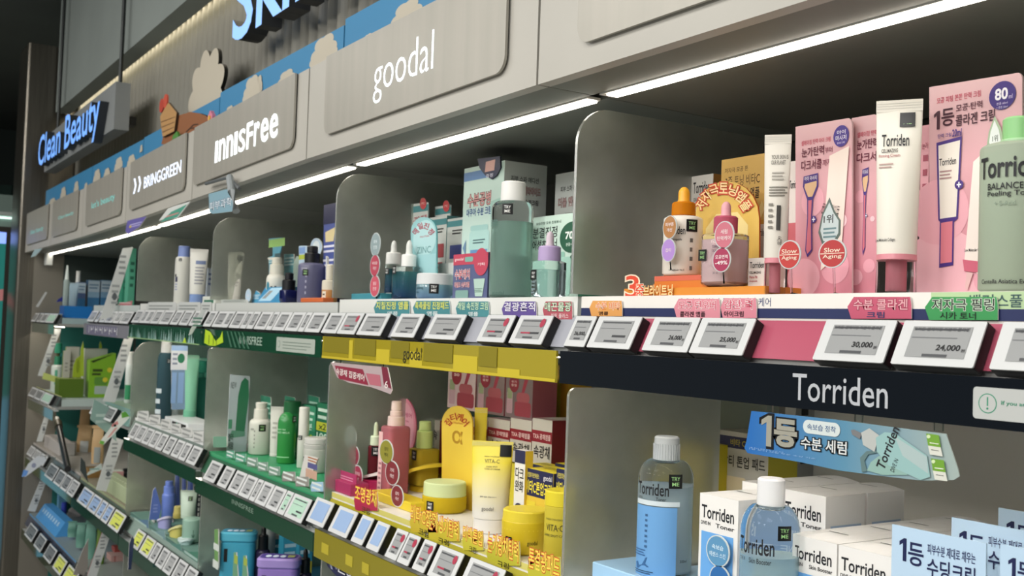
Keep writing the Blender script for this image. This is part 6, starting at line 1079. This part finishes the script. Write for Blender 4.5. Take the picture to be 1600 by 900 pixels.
for i, (l, r, t) in enumerate(((135, 148, 828), (146, 160, 822))):
    pouch(l, r, t, .06, ('left' if i == 0 else 'right') + ' leaf green pouch left of the red-edged slanted board', '#5a7a2a', None, SL4, 'leaf green pouches')
standee([(114, 898), (137, 903), (138, 842), (130, 858)], .0, None, '#8f8a84', [], 'grey triangular leaflet among the green pouches', foot=False)
carton(174, 201, 868, SL4, .14, .08, '#c9a09a', [('r', .15, 0, .25, 1, '#b0706a')], 'pale pink carton under the small red cap box', topcol='#d0b0aa')
carton(179, 193, 855, zat(187, 868, .14) + .0005, .15, .05, '#b0544e', [], 'small red carton on the pale pink carton')

# ------------------------------------------------------------------ far blue bay beside the steel column
SF1 = 1.4845; YF = .03
g = thing('display_tray', 'bright blue tray at the near end of the top shelf in the far blue bay', 'tray', (-4.63, .11, SF1), math.pi / 2)
wd = at(143, 490, X=-4.63).y - at(100, 490, X=-4.63).y; ym = (at(143, 490, X=-4.63).y + at(100, 490, X=-4.63).y) / 2; g.location.y = ym
b = MB(); b.box(-wd / 2, wd / 2, 0, .004, 0, .050, C('#1f72bc', .35)); b.box(-wd / 2, wd / 2, .004, .10, 0, .018, C('#1f5fa8', .35)); b.box(-wd / 2, -wd / 2 + .004, .004, .10, .018, .050, C('#1f5fa8', .35)); b.box(wd / 2 - .004, wd / 2, .004, .10, .018, .050, C('#1f5fa8', .35)); b.build('body', g)
ST = SF1 + .0185
def Y5(px, x=-4.68): return at(px, 480, X=x).y - .012
squeeze_tube(105, 123, 441, ST, Y5(114), 478, '#a9c4d6', '#cfdce4', 'pale blue tube standing in the bright blue tray', capw=.9)
bot(98, 108, ST, Y5(103), 436, C('#b9c9c6', .15, trans=.4), 'clear pointed bottle behind the pale blue tube', [('cap', .7, .3, 437, 414, '#cfd9d6')], shoulder=.1, neck=.7)
bot(116, 125, ST, Y5(121, -4.70) + .025, 445, '#c9d2d0', 'small bottle with a white cap behind the blue tray', [('cap', .85, .8, 446, 423, '#d9dcd8')], shoulder=.08, neck=.7)
for i, (l, r, t, c_) in enumerate(((122, 134, 441, '#5a6f9a'), (138, 156, 438, '#8fb2cc'), (158, 174, 438, '#7fa6c6'))):
    carton(l, r, t, SF1, Y5((l + r) / 2, -4.78) + .012, .05, c_, [('r', 0, .7, 1, .98, '#b9cbd8'), ('l', .1, .76, .9, .92, 2, '#6a8aa8'), ('r', 0, 0, 1, .55, '#3f7aa8')], '%s blue white carton from the left at the back of the far blue bay' % ORD[i], sidecol='#2f5a80', group='blue white cartons')
bot(72, 90, SF1, .06, 441, '#7a7d7c', 'grey bottle with a white pump beside the steel column', [('collar', .6, .6, 442, 428, C('#a9b4b4', .2)), ('pump', .5, .55, 428, 419, '#cfd4d2', 'spout')], shoulder=.1, neck=.6, test=(76, 434, 5))
standee([(86, 466), (95, 464), (93, 424), (89, 430)], .10, None, '#8a93b8', [], 'lavender grey pointed card beside the grey pump bottle', foot=True)
standee([(88, 472), (104, 470), (105, 459), (90, 468)], .05, None, '#2a2f8c', [], 'deep blue low folded card at the left of the blue tray', foot=False)
standee([(56, 479), (60, 480), (74, 457), (71, 456)], -.02, None, '#b9bcbb', [], 'thin pale slip sticking up from the top rail beside the column', foot=False)
SF2 = 1.1585
def Y6(px, x=-4.6): return at(px, 600, X=x).y
def sl_carton(l, r, t0, t1, X_, label):
    y0, y1 = at(l, 600, X=X_).y, at(r, 600, X=X_).y; W = y1 - y0; z0, z1 = at(l, t0, X=X_).z - SF2, at(r, t1, X=X_).z - SF2; g = thing('carton', label, 'box', (X_, (y0 + y1) / 2, SF2), math.pi / 2)
    b = MB(); b.prism([(-W / 2, 0), (W / 2, 0), (W / 2, z1), (-W / 2, z0)], 0, .07, C('#7fae2e', .4)); b.poly([(-W / 2 + .003, z0 - .004), (W / 2 - .012, z1 - .003), (W / 2 - .022, z1 - .010), (-W / 2 + .012, z0 - .010)], '#2a3a14', flat(0))
    b.pr([('r', .12, .58, .5, .64, '#3a4a18'), ('r', .1, .50, .44, .55, '#3a4a18'), ('R', .2, .28, .7, .46, '#5f8f3a', .08), ('R', .22, .08, .72, .26, '#a9b6b0', .03), ('e', .78, .62, .1, -.1, '#d8c83a'), ('e', .62, .4, .1, -.1, '#d8c83a')], -W / 2, 0, W / 2, z1, flat(0)); b.build('body', g)
sl_carton(139, 179, 563, 552, -4.60, 'lime green carton with a sloping top and a pictured jar')
carton(92, 131, 592, SF2, Y6(111), .09, '#56701f', [], 'olive green open tray box left of the lime carton', topcol='#8fa04a')
SO = at(111, 592, X=-4.60).z + .0006
for i, (l, r, t) in enumerate(((99, 110, 548), (103, 124, 542))):
    carton(l, r, t, SO, Y6((l + r) / 2, -4.64 - .02 * i), .012, '#b9b8ae', [('l', .3, .2, .7, .6, 3, '#8f8f86')], ('narrow' if i == 0 else 'wide') + ' off white carton standing in the olive tray box', sidecol='#8f9a4a', group='off white cartons')
standee([(113, 590), (126, 590), (126, 555), (119, 560), (114, 572)], Y6(119, -4.63), SO, '#9cb02e', [('e', .6, .5, .2, .3, '#7f921f')], 'lime pointed sachet leaning in the olive tray box')
standee([(124, 588), (131, 588), (131, 545), (130, 533), (126, 545)], Y6(128, -4.62), SO, '#a9bf3a', [], 'tall lime leaf card at the right end of the olive tray box')
standee([(154, 560), (160, 560), (159, 540), (157, 533), (155, 538)], Y6(157, -4.8), SF2, '#a3c03a', [], 'small lime leaf card behind the lime carton', foot=True)
carton(132, 168, 545, SF2, Y6(150, -4.76), .05, '#b9beb2', [], 'long off white carton behind the lime carton')
bot(79, 98, SF2, .05, 572, '#c9d2ca', 'white bottle with a teal green pump', [('collar', .6, .55, 573, 558, '#2f7a5c'), ('pump', .62, .62, 553, 537, '#2f8a6c'), ('stem', .3, .3, 559, 552, '#4a4a2a')], prints=[('r', .5, .3, .8, .9, '#4fa080')], shoulder=.1, neck=.6)
standee([(66, 592), (92, 599), (94, 590), (68, 582)], .012, None, '#c3cf78', [], 'pale lime label strip along the second rail by the column', foot=False)
SF3 = .9225
g = thing('display_box', 'grey white label box with dark dashes on the far third rail', 'box', (px2x(80, .03, SF3), .03, SF3))
b = MB(); b.rb(.0, .03, 0, .05, .36, .06, .002, C('#b5b0ac', .45)); 
for k in range(7): b.rect(-.15 + .044 * k, .012, -.125 + .044 * k, .03, '#8a8784', top(.05))
b.build('body', g)
standee([(34, 744), (40, 745), (71, 722), (70, 714), (58, 713), (44, 725)], -.09, None, '#cdd3dc', [('p', [(0, 0), (.2, .05), (.28, .3), (.06, .35)], C('#6a9ae0', .4)), ('e', .5, .55, .1, .12, '#8f95b0')], 'white leaf shaped wobbler with a blue tip hanging off the third rail', foot=False)
b = MB(); pa = at(70, 713, Y=-.09); pb = at(74, 711, Y=-.05); b.tube([(pa.x, pa.y, pa.z), (pb.x, pb.y, pb.z), (pb.x + .02, -.024, pb.z - .01)], .003, CLEAR, 6); tag(b.build('clear_strip'), 'clear strip holding the white leaf shaped wobbler', 'strip')
SF4 = .6075
bot(71, 98, SF4, .10, prow(84, .10, SF4 + .07), '#5f8f98', 'teal bottle with a white cap over the sky blue box', [('cap', .55, .55, prow(84, .10, SF4 + .069), prow(84, .10, SF4 + .095), '#cdd3d3')], shoulder=.14, neck=.5)
carton(92, 104, prow(98, .14, SF4 + .09), SF4, .14, .04, '#6fa8d0', [], 'sky blue carton behind the teal bottle')
g = thing('display_box', 'sky blue slanted box with pale dashes on the lowest rail', 'box', (px2x(70, .02, SF4), .02, SF4))
b = MB(); b.xprism([(0, 0), (.07, 0), (.07, .056), (.035, .056)], -.24, .24, C('#4f9ad8', .4))
for k in range(8): b.rect(-.2 + .05 * k, .03, -.175 + .05 * k, .045, '#a9cdea', lambda u, v, o: (u, v * .625 - o, v))
b.build('body', g)
vessel(95, 104, SF4, .10, 800, None, '#2f3fa0', 'small deep blue tub right of the teal bottle', cat='tub', name='tub', caps=[('lid', 1, .95, 801, 788, '#3444a8')], shoulder=.05, neck=.9)
pouch(103, 130, 790, .16, 'crumpled white sachet behind the teal green pouches', '#cfc9c6', None, SF4, None) if False else standee([(104, 812), (124, 818), (130, 800), (117, 789), (108, 796)], .17, SF4, '#cfc9c8', [('l', .2, .4, .7, .7, 2, '#b0a8a8')], 'crumpled white sachet behind the teal green pouches', foot=True)

# small hanging signs under the canopy
XS = False
standee([(326, 303), (360, 294), (366, 330), (332, 334), (327, 331)], -.075, None, '#86a9b8', [('o', '피부과학', .06, .25, .9, .62, '#dfe8ee', '#3a5a78')], 'pale blue sign hanging from the canopy under the dark green section', foot=False, name='hanging_sign')
g = thing('sign_bracket', 'grey curved bracket holding the pale blue hanging sign', 'bracket', tuple(at(364, 290, Y=-.085))); o = g.location
b = MB(); b.tube([at(359, 277, Y=-.08) - o, at(362, 300, Y=-.09) - o, at(369, 330, Y=-.09) - o], .008, C('#9aa0a2', .4), 10); b.build('arm', g)
b = MB(); b.tube([at(322, 287, Y=-.078) - o, at(358, 277, Y=-.078) - o, at(374, 295, Y=-.078) - o], .004, C('#5a5e60', .4), 8); b.build('wire', g)
standee([(248, 345), (262, 341), (276, 342), (297, 315), (272, 322), (262, 326)], -.08, None, '#d5d8d5', [('p', [(.06, .05), (.62, .12), (.92, .86), (.42, .62)], C('#4f9a86', .4)), ('p', [(.2, .3), (.65, .35), (.68, .45), (.3, .42)], C('#c98a88', .4))], 'tilted teal and white sign hanging under the double chevron section', foot=False, name='hanging_sign')
standee([(196, 361), (200, 366), (218, 354), (229, 338), (214, 341), (199, 345)], -.08, None, '#6a62a8', [('l', .2, .4, .8, .7, 2, '#b9b2e0'), ('e', .25, .5, .06, .08, '#c9b24a')], 'violet tilted sign hanging under the canopy left of the teal one', foot=False, name='hanging_sign')
standee([(48, 402), (55, 400), (66, 388), (54, 390)], -.08, None, '#a9c0c4', [], 'small pale sign hanging under the far end of the canopy', foot=False, name='hanging_sign')
g = thing('sensor', 'small white sensor box under the far end of the canopy', 'sensor', tuple(at(76, 404, Y=.03))); b = MB(); b.rb(0, 0, -.03, .05, .05, .03, .006, C('#cfd2d0', .4)); b.build('body', g); b = MB(); b.rb(0, 0, .05, 1.803 - g.location.z - .001, .02, .02, .002, C('#b0b3b1', .4)); b.build('stem', g)

bpy.data.objects.remove(_font_obj); bpy.data.scenes.remove(_press)
